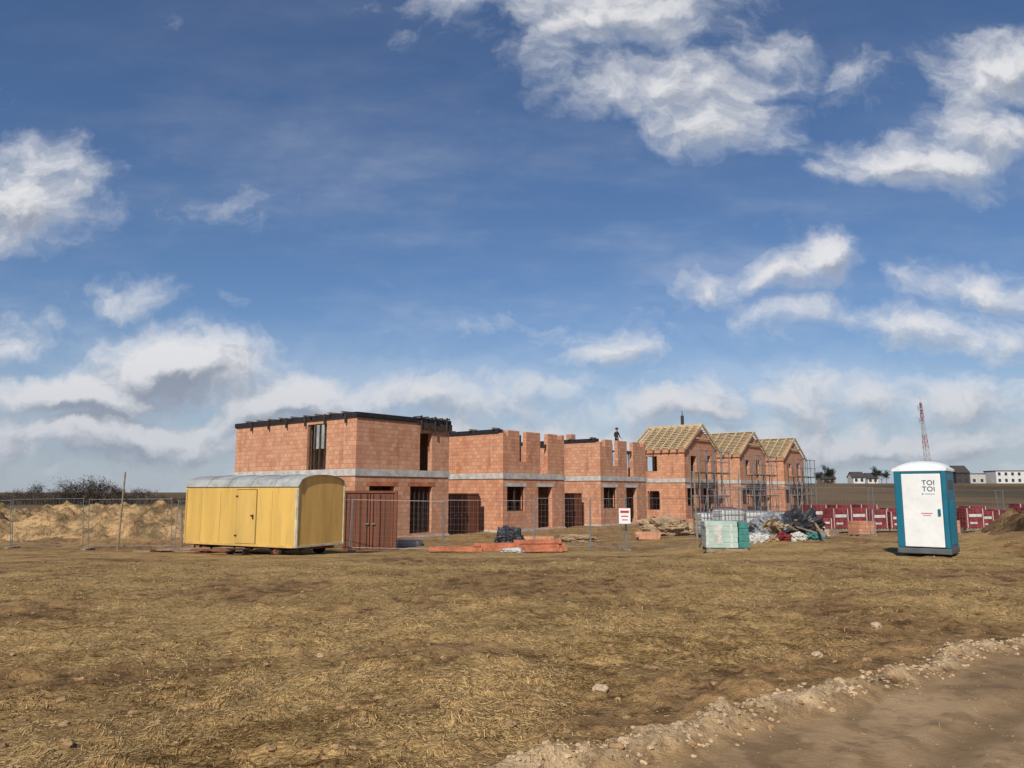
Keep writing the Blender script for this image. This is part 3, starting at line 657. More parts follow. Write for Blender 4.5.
# ------------------------------------------------------------------ yellow trailer
def trailer():
    x, y = -8.32, 26.14
    o = thing('site_trailer', 'yellow wheeled site trailer with arched grey-white roof', 'trailer', (x, y, gz(x, y)+.02), rad(-28))
    L, W = 5.0, 2.2; z0, z1, zr = .28, 2.18, 2.52
    arc = [(-W/2+W*i/16, z1+(zr-z1)*math.sqrt(max(0, 1-((i-8)/8)**2))**.9) for i in range(17)]
    prof = [(-W/2, z0), (W/2, z0)]+arc[::-1]
    mb = MB(); mb.prism(prof, 0, -L/2, L/2-.03); part('body', mb, ['yellow'], o)
    mb = MB(); mb.prism([(a*.999, b-.001) for a, b in prof], 0, L/2-.03, L/2); part('end_wall', mb, ['yellow_end'], o)
    mb = MB(); a2 = [(yy_*1.02, zz_+.02) for yy_, zz_ in arc]; a3 = [(yy_*1.01, zz_+.004) for yy_, zz_ in arc]
    a2[0] = (-W/2-.04, z1-.03); a2[-1] = (W/2+.04, z1-.03); a3[0] = (-W/2-.01, z1-.03); a3[-1] = (W/2+.01, z1-.03)
    xa, xb = -L/2-.06, L/2+.06
    for i in range(16):
        for pr in (a2, a3): mb.quad([(xa, *pr[i]), (xb, *pr[i]), (xb, *pr[i+1]), (xa, *pr[i+1])])
        for xx in (xa, xb): mb.quad([(xx, *a2[i]), (xx, *a2[i+1]), (xx, *a3[i+1]), (xx, *a3[i])])
    for pr, qr in ((a2[0], a3[0]), (a2[-1], a3[-1])): mb.quad([(xa, *pr), (xb, *pr), (xb, *qr), (xa, *qr)])
    rf = part('roof', mb, ['roofwhite'], o)
    for k in range(1, 5):
        mb = MB(); xx = -L/2+k*L/5
        for i in range(16): mb.beam((xx, a2[i][0], a2[i][1]+.008), (xx, a2[i+1][0], a2[i+1][1]+.008), .03, .016)
        part('roof_seam', mb, ['roofwhite'], rf)
    for sx in (1, -1):
        mb = MB(); xe = sx*(L/2+.012)
        mb.cbox((xe, -W/2+.025, (z0+z1)/2), (.03, .05, z1-z0)); mb.cbox((xe, W/2-.025, (z0+z1)/2), (.03, .05, z1-z0)); mb.cbox((xe, 0, z0+.03), (.03, W-.102, .06))
        part('end_trim', mb, ['trim'], o)
    part('corner_strip', MB().cbox((L/2-.03, -W/2-.012, (z0+z1)/2-.05), (.06, .02, z1-z0-.12)), ['trim'], o)
    for c, d in (((-L/2+.03, -W/2-.012, (z0+z1)/2-.05), (.06, .02, z1-z0-.12)), ((0, -W/2-.014, z0+.03), (L-.2, .022, .07))):
        part('side_strip', MB().cbox(c, d), ['yellow2'], o)
    dx = .35
    dr = part('door', MB().cbox((dx, -W/2-.014, 1.2), (.86, .028, 1.68)), ['yellow2'], o, bevel=.006)
    mb = MB()
    for a in (-.445, .445): mb.cbox((dx+a, -W/2-.006, 1.2), (.018, .012, 1.718))
    mb.cbox((dx, -W/2-.006, 2.068), (.90, .012, .018)); part('door_gap', mb, ['seam'], dr)
    mb = MB(); mb.cbox((dx+.33, -W/2-.045, 1.2), (.04, .03, .14)); mb.cbox((dx+.29, -W/2-.07, 1.25), (.12, .02, .025)); part('handle', mb, ['chassis'], dr)
    for z in (.6, 1.85): part('hinge', MB().cbox((dx-.42, -W/2-.035, z), (.1, .02, .05)), ['chassis'], dr)
    for xx in (-1.75, -.85, 1.45): part('panel_strip', MB().cbox((xx, -W/2-.006, 1.2), (.02, .012, 1.65)), ['yellow2'], o)
    mb = MB()
    for yy_ in (-.6, .6): mb.cbox((0, yy_, z0-.05), (L, .1, .10))
    for xx in (-2.2, -1.6, 0, 1.6, 2.2): mb.cbox((xx, 0, z0-.05), (.09, 1.1, .095))
    for xx in (-1.6, 1.6): mb.cbox((xx, 0, z0-.11), (.14, 1.7, .05))
    mb.beam((-2.5, -.6, z0-.06), (-3.6, 0, z0-.08), .08); mb.beam((-2.5, .6, z0-.06), (-3.6, 0, z0-.08), .08); mb.cbox((-3.68, 0, z0-.08), (.25, .12, .1))
    mb.tube((-3.4, .1, .0), (-3.4, .1, .5), .03)
    part('chassis', mb, ['rust'], o)
    for xx in (-1.6, 1.6):
        for sy in (-1, 1):
            wh = bpy.data.objects.new('wheel', None); link(wh); wh.parent = o; wh.location = (xx, sy*.95, .20); wh.empty_display_size = .1
            mb = MB(); n_ = 24
            pr = [(-.09, .15), (-.09, .22), (-.06, .25), (.06, .25), (.09, .22), (.09, .15)]
            for i in range(n_):
                a, b = 2*math.pi*i/n_, 2*math.pi*(i+1)/n_
                for (u0, r0), (u1, r1) in zip(pr, pr[1:]+pr[:1]):
                    mb.quad([(r0*math.cos(a), u0, r0*math.sin(a)), (r0*math.cos(b), u0, r0*math.sin(b)), (r1*math.cos(b), u1, r1*math.sin(b)), (r1*math.cos(a), u1, r1*math.sin(a))])
            part('tyre', mb, ['tyre'], wh)
            mb = MB(); mb.tube((0, -.06, 0), (0, .06, 0), .148, n=20); mb.tube((0, -.09, 0), (0, .09, 0), .05, n=10); part('rim', mb, ['rust'], wh)
    for xx in (-.5, 2.35):
        mb = MB(); mb.tube((xx, -.75, .0), (xx, -.75, z0), .03); mb.cbox((xx, -.75, .02), (.2, .2, .05)); part('support_leg', mb, ['chassis'], o)
    mb = MB(); mb.cbox((dx, -W/2-.28, .2), (.8, .3, .03)); mb.cbox((dx-.35, -W/2-.28, .1), (.04, .26, .2)); mb.cbox((dx+.35, -W/2-.28, .1), (.04, .26, .2)); part('step', mb, ['chassis'], o)
trailer()
for i, (x, y, L, a) in enumerate([(-11.6, 26.4, 2.2, .1), (-11.2, 26.1, 1.9, -.2), (-10.6, 25.3, 1.6, .35), (-9.5, 24.9, 1.4, -.1)]):
    mb = MB(); mb.box((-L/2, -.08, 0), (L/2, .08, .06))
    thing('plank', 'old reddish plank lying on straw under the trailer', 'plank', (x, y, gz(x, y)+.03+.03*i), a, 'planks by the trailer', mb=mb, mats=['rust' if i % 2 else 'woodold'])

# ------------------------------------------------------------------ portable toilet
def textmesh(s, size, ext, mat, bold=0):
    c = bpy.data.curves.new('t', 'FONT'); c.body = s; c.size = size; c.extrude = ext; c.offset = bold; c.align_x = 'CENTER'; c.align_y = 'CENTER'; c.space_character = 1.05
    o = bpy.data.objects.new('t', c); link(o); dg = bpy.context.evaluated_depsgraph_get(); me = bpy.data.meshes.new_from_object(o.evaluated_get(dg))
    bpy.data.objects.remove(o); me.materials.clear(); me.materials.append(M[mat]); return me
def toilet():
    w_ = 1.18
    fr = Vector((10.76, 19.2, 0)); ph = rad(38)
    cx = fr+Vector((-math.cos(ph), math.sin(ph), 0))*w_/2+Vector((math.sin(ph), math.cos(ph), 0))*w_/2
    o = thing('portable_toilet', 'white and blue portable toilet cabin standing on bare field', 'portable toilet', (cx.x, cx.y, gz(cx.x, cx.y)+.03), -ph)
    h = w_/2
    part('base', MB().box((-h-.02, -h-.02, 0), (h+.02, h+.02, .14)), ['greyp'], o, bevel=.02)
    for a, b in (((-h, -h+.02, .14), (-h+.04, h, 2.06)), ((h-.04, -h+.02, .14), (h, h, 2.06)), ((-h+.04, h-.04, .14), (h-.04, h, 2.06))):
        wl = part('wall', MB().box(a, b), ['blue'], o, bevel=.008)
        if b[0]-a[0] < .1:
            sx = -1 if a[0] < 0 else 1; xx = sx*(h+.008)
            for k in range(7): part('wall_rib', MB().cbox((xx, -.38+k*.125, .78), (.016, .05, 1.1)), ['blue'], wl, bevel=.004)
            for k in range(5): part('vent_slat', MB().cbox((sx*(h+.006), 0, 1.62+k*.05), (.012, .8, .022)), ['greyp'], wl)
    part('corner_post', MB().box((-h, -h-.02, .14), (-h+.17, -h+.06, 2.06)), ['blue'], o, bevel=.025)
    part('corner_post', MB().box((h-.11, -h-.02, .14), (h, -h+.06, 2.06)), ['blue'], o, bevel=.025)
    part('door_header', MB().box((-h+.171, -h-.015, 1.99), (h-.111, -h+.05, 2.06)), ['blue'], o, bevel=.008)
    d0, d1 = -h+.175, h-.115; dc = (d0+d1)/2
    dr = part('door', MB().box((d0, -h-.03, .17), (d1, -h+.02, 1.985)), ['white'], o, bevel=.015)
    part('handle', MB().cbox((d1-.07, -h-.05, 1.03), (.06, .04, .16)), ['blue'], dr, bevel=.006)
    for s, z in (('TOI', 1.755), ('TOI', 1.60)):
        part('lettering', textmesh(s, .17, .002, 'ink', .001), None, dr, loc=(.20, -h-.034, z), rot=(rad(90), 0, 0))
    part('emblem', MB().tube((.06, -h-.028, 1.48), (.06, -h-.034, 1.48), .018, n=16), ['blue'], dr)
    part('text_line', MB().cbox((.22, -h-.03, 1.48), (.22, .008, .012)), ['blue'], dr)
    part('sticker', MB().cbox((.12, -h-.03, 1.0), (.26, .008, .018)), ['red'], dr)
    part('sticker', MB().cbox((.12, -h-.03, .95), (.18, .008, .013)), ['red'], dr)
    bm_ = bmesh.new(); n_ = 14; R = []
    for j in range(n_+1):
        row = []
        for i in range(n_+1):
            u = i/n_*2-1; v = j/n_*2-1
            e = (1-abs(u)**2.4)*(1-abs(v)**2.4); row.append(bm_.verts.new((u*(h+.03), v*(h+.03), 2.12+.20*e**.65)))
        R.append(row)
    for j in range(n_):
        for i in range(n_): bm_.faces.new((R[j][i], R[j][i+1], R[j+1][i+1], R[j+1][i]))
    edge = [R[0][i] for i in range(n_)]+[R[j][n_] for j in range(n_)]+[R[n_][i] for i in range(n_, 0, -1)]+[R[j][0] for j in range(n_, 0, -1)]
    lw = [bm_.verts.new((v.co.x, v.co.y, 2.055)) for v in edge]
    for i in range(len(edge)): k = (i+1) % len(edge); bm_.faces.new((edge[k], edge[i], lw[i], lw[k]))
    bm_.faces.new(lw)
    bmesh.ops.recalc_face_normals(bm_, faces=bm_.faces)
    me = bpy.data.meshes.new('roof'); bm_.to_mesh(me); bm_.free(); me.materials.append(M['white']); me.polygons.foreach_set('use_smooth', [True]*len(me.polygons))
    rf = part('roof', me, None, o); md = rf.modifiers.new('e', 'EDGE_SPLIT'); md.split_angle = rad(50)
toilet()

# ------------------------------------------------------------------ fence
def fence_proto():
    o = thing('fence_panel', 'galvanised mesh construction fence panel on concrete feet', 'fence', (0, 0, 0), 0, 'temporary mesh fence around the site')
    Lf, Hf = 3.45, 2.0; mb = MB()
    mb.tube((0, 0, .05), (0, 0, Hf), .015, n=6); mb.tube((Lf, 0, .05), (Lf, 0, Hf), .015, n=6); mb.tube((0, 0, Hf-.03), (Lf, 0, Hf-.03), .010, n=6); mb.tube((0, 0, .2), (Lf, 0, .2), .010, n=6)
    part('frame', mb, ['steel'], o)
    mb = MB()
    for i in range(1, 24): x = i*Lf/24; mb.box((x-.0015, -.0015, .22), (x+.0015, .0015, Hf-.05))
    for i in range(1, 8): z = .2+i*.22; mb.box((.02, .0, z-.0015), (Lf-.02, .004, z+.0015))
    part('wire_mesh', mb, ['steel'], o)
    part('foot', MB().box((-.12, -.30, -.02), (.1, .30, .10)), ['woodold'], o, bevel=.02)
    return o
fp = fence_proto()
line = [(-27, 33), (-16.5, 30.5), (-6, 29.3), (4.2, 29.0), (11.5, 31.2), (21, 33.5), (33, 38)]
first = True
for (ax, ay), (bx, by) in zip(line, line[1:]):
    d = math.hypot(bx-ax, by-ay); n_ = max(1, round(d/3.5))
    for i in range(n_):
        f = i/n_; x = ax+(bx-ax)*f; y = ay+(by-ay)*f; a = math.atan2(by-ay, bx-ax)+random.uniform(-.05, .05)
        if first: fp.location = (x, y, gz(x, y)); fp.rotation_euler = (0, 0, a); first = False
        else:
            c = dup(fp, (x, y, gz(x, y)-random.uniform(0, .08)), a); c.rotation_euler.x = random.uniform(-.10, .10); c.rotation_euler.y = random.uniform(-.02, .02)
for x, y, a in ((7.6, 30.2, .15), (8.2, 30.8, .1), (8.0, 29.2, .5)): dup(fp, (x, y, gz(x, y)), a)
def pole(x, y, H, rx, ry, mat='woodold', r=.05, lab='thin wooden post standing beside the mesh fence'):
    mb = MB(); mb.tube((0, 0, -.2), (0, 0, H), r, r*.8, n=8)
    thing('post', lab, 'post', (x, y, gz(x, y)), group='posts by the fence', rot=(rx, ry, 0), mb=mb, mats=[mat])
pole(-15.1, 30.0, 3.0, 0, .03, r=.04); pole(6.5, 27.4, 2.9, 0, -.02, 'woodold', .035); pole(8.6, 29.6, 2.4, 0, .03, 'steel', .03)
pole(2.85, 28.4, 1.9, 0, .0, 'steel', .03); pole(-13.3, 31.5, 1.6, 0, -.05); pole(17.2, 31.8, 1.9, .0, .04, 'woodold', .03)

# ------------------------------------------------------------------ site materials
def joist(x, y, z, L, a, first=[None]):
    if first[0] is None:
        mb = MB(); mb.box((-1, -.08, 0), (1, .08, .07)); mb.box((-1, -.025, .071), (1, .025, .12))
        first[0] = thing('ceramic_joist', 'long orange ceramic joist stacked on the ground', 'joist', (x, y, z), a, 'stack of orange ceramic joists', mb=mb, mats=['orange']); o = first[0]
    else: o = dup(first[0], (x, y, z), a)
    o.scale = (L/2, 1, 1)
for k in range(3):
    for lay in range((1, 2, 3)[k]):
        for j in range(4-lay):
            x = -2.0+k*1.5+random.uniform(-.2, .2); y = 27.4+j*.24+lay*.1+k*.12; joist(x, y, gz(x, 27.4)+.03+lay*.13, 1.3+.5*random.random(), .05+random.uniform(-.10, .10))
def pal(x, y, a, H, mat, label, grp, cat='pallet of bricks', Wd=1.15, Dp=.95, band=True, name='brick_pallet'):
    o = thing(name, label, cat, (x, y, gz(x, y)), a, grp); mb = MB()
    for yy_ in (-Dp/2+.05, 0, Dp/2-.05): mb.cbox((0, yy_, .05), (Wd, .1, .09))
    for k in range(6): mb.cbox((-Wd/2+.06+k*(Wd-.12)/5, 0, .115), (.1, Dp, .04))
    part('pallet', mb, ['woodold'], o)
    mb = MB(); nz = max(2, int(H/.25))
    for k in range(nz):
        z0 = .14+k*(H/nz); e = random.uniform(-.012, .012)
        mb.box((-Wd/2+.02+e, -Dp/2+.02, z0), (Wd/2-.02+e, Dp/2-.02, z0+H/nz-.002))
    pk = part('brick_pack', mb, [mat], o, bevel=.01)
    if band:
        part('wrap_label', MB().box((-.38, -Dp/2-.004, .14+H*.55), (.38, -Dp/2+.012, .14+H*.70)), ['sack'], pk)
        part('wrap_label', MB().box((-.34, -Dp/2-.004, .14+H*.2), (.1, -Dp/2+.012, .14+H*.30)), ['sack'], pk)
        for s in (-.47, .47): part('strap', MB().cbox((s, -Dp/2+.003, .14+H/2), (.04, .014, H)), ['sack'], pk)
    return o
G = 'rows of red wrapped brick pallets'; LB = 'red foil-wrapped brick pallet standing on the ground'
base = pal(16.6, 45.6, rad(10), 1.0, 'redwrap', LB, G)
for i in range(1, 15):
    x = 16.6+i*1.25+random.uniform(-.18, .18)+(.5 if i > 7 else 0); y = 45.6+i*.12+random.uniform(-.6, .6)
    dup(base, (x, y, gz(x, y)+.12), rad(8)+random.uniform(-.25, .25), (1, 1, random.uniform(.7, 1.2)))
for i in range(10):
    x = 19.4+i*1.7; y = 50+random.uniform(-.3, .3); dup(base, (x, y, gz(x, y)), rad(6)+random.uniform(-.2, .2), (1.1, 1.1, random.uniform(1.0, 1.5)))
for i in range(6):
    x = 15.5+i*.6; y = 52+i*3.1; dup(base, (x, y, gz(x, y)), ROT, .98)
for x, y in ((10.0, 46), (11.5, 45.2), (13.2, 47.5), (19.5, 43.5), (24.0, 43.2)):
    pal(x, y, rad(20)+random.uniform(-.3, .3), random.choice((.5, .7)), 'brick2', 'pallet of unwrapped orange clay blocks', 'pallets of orange blocks', band=False)

def mint():
    x, y = 6.5, 23.9
    o = thing('insulation_stack', 'pale mint and white wrapped insulation boards on pallet', 'building material', (x, y, gz(x, y)), rad(-6)); o.scale = (.88, .88, .95); mb = MB()
    for yy_ in (-.45, 0, .45): mb.cbox((0, yy_, .05), (1.4, .1, .1))
    for xx in (-.6, 0, .6): mb.cbox((xx, 0, .105), (.1, 1.0, .03))
    part('pallet', mb, ['woodold'], o)
    mb = MB()
    for k in range(5): mb.box((-.72+random.uniform(-.02, .02), -.5, .121+k*.165), (.35+random.uniform(-.02, .02), .5, .121+k*.165+.163))
    part('board_pack', mb, ['mint'], o, bevel=.015)
    mb = MB()
    for k in range(4): mb.box((.40, -.48, .121+k*.2), (.74+random.uniform(-.02, .02), .5, .121+k*.2+.198))
    part('wrapped_pack', mb, ['teal'], o, bevel=.02)
    part('paper_label', MB().box((-.45, -.515, .25), (-.15, -.503, .85)), ['sack'], o)
    for a in (-.7, .1): part('strap', MB().box((a, -.515, .13), (a+.09, -.503, .93)), ['sack'], o)
mint()
def ibc(x, y, a, dz=0, first=[None]):
    if first[0]: return dup(first[0], (x, y, gz(x, y)+dz), a)
    o = thing('water_tank', 'milky plastic tank in steel cage on a pallet', 'water tank', (x, y, gz(x, y)), a, 'caged plastic tanks on the site'); first[0] = o
    mb = MB()
    for yy_ in (-.4, 0, .4): mb.cbox((0, yy_, .06), (1.1, .12, .12))
    for xx in (-.5, 0, .5): mb.cbox((xx, 0, .115), (.1, .92, .03))
    part('pallet', mb, ['steel'], o)
    part('tank', MB().box((-.52, -.46, .135), (.52, .46, 1.08)), ['ibc'], o, bevel=.08)
    mb = MB()
    for i in range(8):
        xx = -.55+i*1.1/7
        for yy_ in (-.5, .5): mb.tube((xx, yy_, .12), (xx, yy_, 1.12), .012, n=5)
    for z in (.15, .4, .65, .9, 1.12):
        for yy_ in (-.51, .51): mb.tube((-.57, yy_, z), (.57, yy_, z), .012, n=5)
        for xx in (-.57, .57): mb.tube((xx, -.51, z), (xx, .51, z), .012, n=5)
    part('cage', mb, ['steel'], o)
    part('cap', MB().tube((0, 0, 1.07), (0, 0, 1.115), .12, n=14), ['greyp'], o)
for x, y, a, dz in ((9.2, 33.2, .2, .0), (10.4, 33.5, .1, .0), (11.6, 34.0, .15, 0), (8.9, 35.2, .1, .0), (11.5, 36.3, .1, 0)): ibc(x, y, a, dz)
def blob(name, label, cat, x, y, s, mat, seed, amp=.4, grp=None, dz=0, a=0):
    me = lump(1, seed, 5, 1, amp)
    P = np.array([v.co[:] for v in me.vertices]); q = fbm(P[:, 0]*3+seed, P[:, 1]*3+P[:, 2]*4, 5, seed+9)
    q2 = np.abs(fbm(P[:, 0]*2+seed*3+P[:, 2], P[:, 1]*2-P[:, 2]*2, 3, seed+19)-.5)
    for v, k, k2 in zip(me.vertices, q, q2): v.co *= .75+.5*k-.8*k2
    me.materials.append(M[mat])
    o = thing(name, label, cat, (x, y, gz(x, y)+s[2]*.3+dz), a, grp, mb=me); o.scale = s; return o
GS = 'sacks on the heap'
blob('tarpaulin', 'crumpled grey tarpaulin over a rubble heap', 'tarpaulin', 9.1, 27.3, (.9, .7, .65), 'tarpg', 41)
blob('tarpaulin', 'crumpled dark tarpaulin over a rubble heap', 'tarpaulin', 10.0, 27.6, (.85, .7, .85), 'tarpd', 42)
blob('tarpaulin', 'dark crumpled sheet over a rubble heap', 'tarpaulin', 9.5, 27.0, (.55, .4, .35), 'tarpd', 52, dz=.12)
blob('plastic_sack', 'white sack dumped on the rubbish heap', 'sack', 8.4, 26.6, (.36, .28, .25), 'sack', 43, grp=GS)
blob('plastic_sack', 'white sack dumped on the rubbish heap', 'sack', 9.75, 26.6, (.34, .26, .22), 'sack', 44, grp=GS)
blob('plastic_sack', 'red torn sack on the rubbish heap', 'sack', 9.2, 26.6, (.3, .25, .2), 'redwrap', 45, grp=GS, dz=.06)
blob('plastic_sack', 'teal plastic sack on the rubbish heap', 'sack', 10.4, 26.9, (.34, .26, .28), 'teal', 46, grp=GS)
blob('plastic_sack', 'tan sack lying on the rubbish heap', 'sack', 9.0, 26.9, (.36, .3, .25), 'sand', 47, grp=GS, dz=.35)
blob('plastic_sack', 'grey sack dumped on the rubbish heap', 'sack', 10.7, 27.3, (.34, .3, .28), 'tarpg', 48, grp=GS)
blob('plastic_sack', 'tan sack lying on the rubbish heap', 'sack', 8.8, 26.5, (.25, .2, .16), 'sand', 57, grp=GS)
blob('tarpaulin', 'black tarpaulin bundle beside stacked joists', 'tarpaulin', -.1, 30.6, (.6, .4, .42), 'tarpd', 49, dz=.35)
blob('plastic_sack', 'white plastic sheet beside orange joists', 'sack', .0, 26.8, (.40, .22, .12), 'sack', 50)
for i in range(13):
    x = 8.3+random.random()*2.4; y = 26.6+random.random()*.8; mb = MB(); L = .8+random.random()
    mb.box((-L/2, -.05, 0), (L/2, .05, .03))
    thing('plank', 'rough plank sticking out of the rubbish heap', 'plank', (x, y, gz(x, y)+.35), 0, 'planks on the heap', rot=(random.uniform(-.2, .2), random.uniform(-.7, .7), random.random()*3), mb=mb, mats=['wood' if i % 3 == 0 else 'woodold'])
for x, y, s, sd_ in ((8.6, 44.0, (1.7, 1.3, .8), 60), (3.2, 38.5, (1.1, .8, .3), 61)):
    blob('sand_heap', 'pale heap of sand and rubble by the houses', 'sand heap', x, y, s, 'sand', sd_, .3)
for i, (x, y, mm, L, H_) in enumerate([(-4.6, 34.2, 'concrete', 1.2, .25), (1.2, 36.0, 'brick2', 1.3, .37), (6.9, 39.5, 'brick2', 1.2, .37), (12.9, 34.5, 'wood', 2.0, .37), (14.3, 36.5, 'woodold', 1.8, .37)]):
    mb = MB()
    for k in range(int(H_/.12)):
        for j in range(4): mb.cbox((random.uniform(-.04, .04), (j-1.5)*.2, .06+k*.12), (L+random.uniform(-.15, .1), .205, .122))
    thing('material_stack', 'low stack of building material before the brick houses', 'building material', (x, y, gz(x, y)), random.uniform(-.2, .5), 'stacks of building material', mb=mb, mats=[mm])
def board(x, y, z, w_, h_, lab):
    o = thing('notice_board', lab, 'sign', (x, y, gz(x, y)), 0)
    part('panel', MB().box((-w_/2, -.01, z), (w_/2, .01, z+h_)), ['white'], o)
    for a, b, r in ((.70, .85, .05), (.45, .52, .08), (.22, .28, .1)): part('red_marking', MB().box((-w_/2+r, -.016, z+h_*a), (w_/2-r, -.011, z+h_*b)), ['red'], o)
    for s in (-1, 1): part('post', MB().tube((s*(w_/2-.05), .03, 0), (s*(w_/2-.05), .03, z+h_), .012, n=6), ['steel'], o)
board(4.15, 28.7, .98, .42, .56, 'white notice board with red markings on mesh fence')

# ------------------------------------------------------------------ person on house 3
def person():
    hp = C1+r_*(22.1+4.7)+l_*1.5
    o = thing('person', 'worker in dark jacket and helmet standing on brick house platform', 'person', (hp.x, hp.y, -.82+H2+2.005), rad(35))
    J = {'pel': ((0, 0, .95), .13), 'sp': ((0, -.01, 1.18), .135), 'ch': ((0, -.02, 1.38), .15), 'nk': ((0, -.03, 1.52), .06), 'hd': ((0, -.05, 1.62), .085), 'top': ((0, -.05, 1.72), .08)}
    E = [('pel', 'sp'), ('sp', 'ch'), ('ch', 'nk'), ('nk', 'hd'), ('hd', 'top')]
    for s, n_ in ((1, 'l'), (-1, 'r')):
        J.update({'sh'+n_: ((s*.19, -.02, 1.43), .065), 'el'+n_: ((s*.27, -.05, 1.15), .047), 'wr'+n_: ((s*.24, -.26, 1.0), .03), 'pa'+n_: ((s*.235, -.33, .96), .03),
                  'hi'+n_: ((s*.10, 0, .88), .1), 'kn'+n_: ((s*.13, -.04, .48), .065), 'an'+n_: ((s*.14, .02, .09), .045), 'to'+n_: ((s*.15, -.16, .045), .042)})
        E += [('ch', 'sh'+n_), ('sh'+n_, 'el'+n_), ('el'+n_, 'wr'+n_), ('wr'+n_, 'pa'+n_), ('pel', 'hi'+n_), ('hi'+n_, 'kn'+n_), ('kn'+n_, 'an'+n_), ('an'+n_, 'to'+n_)]
        for k, (dx, L) in enumerate(((-.028, .065), (-.01, .08), (.01, .075), (.028, .06))):
            J[f'f{k}{n_}'] = ((s*(.235+dx), -.33-L*.75, .94-L*.2), .009); J[f'g{k}{n_}'] = ((s*(.235+dx), -.33-L, .92-L*.55), .008)
            E += [('pa'+n_, f'f{k}{n_}'), (f'f{k}{n_}', f'g{k}{n_}')]
        J['th'+n_] = ((s*.19, -.33, .955), .01); E.append(('pa'+n_, 'th'+n_))
    keys = list(J); me = bpy.data.meshes.new('body'); me.from_pydata([J[k][0] for k in keys], [(keys.index(a), keys.index(b)) for a, b in E], [])
    t_ = bpy.data.objects.new('tmp', me); link(t_); t_.modifiers.new('s', 'SKIN'); sv = me.skin_vertices[0].data
    for i, k in enumerate(keys): r = J[k][1]; sv[i].radius = (r, r*(.75 if k in ('sp', 'ch', 'pel') else 1)); sv[i].use_root = (k == 'pel')
    ss = t_.modifiers.new('u', 'SUBSURF'); ss.levels = 2; ss.render_levels = 2
    dg = bpy.context.evaluated_depsgraph_get(); b = bpy.data.meshes.new_from_object(t_.evaluated_get(dg)); bpy.data.objects.remove(t_)
    b.materials.clear()
    for mm in ('skin', 'clothj', 'cloth'): b.materials.append(M[mm])
    for p_ in b.polygons:
        c = p_.center; p_.use_smooth = True
        p_.material_index = 0 if (c.z > 1.52 or (c.y < -.27 and c.z > .8)) else (1 if c.z > .9 else 2)
    part('body', b, None, o)
    me = lump(1, 3, 3, .8, .02); me.materials.append(M['ink']); me.polygons.foreach_set('use_smooth', [True]*len(me.polygons))
    hl = part('helmet', me, None, o, loc=(0, -.04, 1.74)); hl.scale = (.12, .14, .12)
person()

# ------------------------------------------------------------------ trees
def tree_proto(H, seed, ever=False, spread=1.0, loc=(0, 0, 0), label='', nt_=900, bush=False):
    R = random.Random(seed); tr = MB(); tw = MB()
    tips = []
    def br(p, d, L, r, lv):
        q = p+d*L; tr.tube(p, q, r, r*.65, n=5 if lv < 2 else 3, cap=False)
        if lv >= 4: tips.append((q, d)); return
        tips.append((q, d))
        for _ in range(3 if lv < 3 else 2):
            nd = (d+Vector((R.gauss(0, .5), R.gauss(0, .5), R.gauss(.08, .3)))*spread).normalized(); br(q, nd, L*R.uniform(.6, .85), r*.6, lv+1)
    if bush:
        for k in range(5):
            a = k*1.26+R.random(); br(Vector((math.cos(a)*.3, math.sin(a)*.3, -.2)), Vector((math.cos(a)*.9, math.sin(a)*.9, 1)).normalized(), H*.22, H*.014, 1)
    else: br(Vector((0, 0, -.2)), Vector((R.gauss(0, .06), R.gauss(0, .06), 1)).normalized(), H*.28, H*.022, 0)
    for _ in range(nt_):
        q, d = R.choice(tips); q = q+Vector((R.gauss(0, 1), R.gauss(0, 1), R.gauss(0, .8)))*H*.05
        if bush and R.random() < .4: q = Vector((q.x*1.1, q.y*1.1, q.z*R.random()))
        dd = Vector((R.gauss(0, 1), R.gauss(0, 1), R.gauss(.5, .8))).normalized()*H*R.uniform(.03, .08)
        s = Vector((R.gauss(0, 1), R.gauss(0, 1), R.gauss(0, 1))).normalized()*H*(.012 if ever else .006)
        tw.quad([q-s, q+s, q+dd])
    o = thing('bush' if bush else 'tree', label, 'bush' if bush else 'tree', loc, 0, 'bushes along the field edge' if bush else 'trees along the horizon')
    part('trunk', tr, ['bark'], o)
    part('crown', tw.mesh('crown', ['ever' if ever else 'twig'], merge=False), None, o)
    return o
BLb = 'dark leafless bush in the row along the field'
tp = [tree_proto(7.4, 1, spread=1.3, loc=(-92, 150, gz(-92, 150)), label=BLb, nt_=1900, bush=True),
      tree_proto(6.4, 2, spread=1.6, loc=(-86, 148, gz(-86, 148)), label=BLb, nt_=2000, bush=True),
      tree_proto(8.0, 3, spread=1.2, loc=(-80, 152, gz(-80, 152)), label=BLb, nt_=1900, bush=True)]
for i in range(34):
    x = -120+i*1.9+random.uniform(-1.4, 1.4); y = 150+random.uniform(-5, 8); k = random.choice((.35, .5, .6, .8, 1.0))*(.75+.4*math.exp(-((x+82)/14)**2))
    dup(tp[i % 3], (x, y, gz(x, y)-.1), random.random()*6, k*random.uniform(.9, 1.15))
et = tree_proto(6.5, 11, True, 1.0, (103, 255, gz(103, 255)), 'dark dense tree beside distant houses', 1500)
bt = tree_proto(6.0, 14, False, 1.1, (112, 285, gz(112, 285)), 'bare leafless tree beside distant houses', 1500)
for x, y, s in ((107, 258, .8), (123, 262, .95), (121, 250, .7), (98, 245, .6), (160, 300, .8), (132, 262, .7), (182, 320, .9), (178, 290, .7), (150, 280, .6)): dup(et, (x, y, gz(x, y)), random.random()*6, s)
for i in range(10):
    x = 92+i*11+random.uniform(-3, 3); y = 285+random.uniform(-10, 10); dup(bt, (x, y, gz(x, y)), random.random()*6, random.uniform(.6, .9))

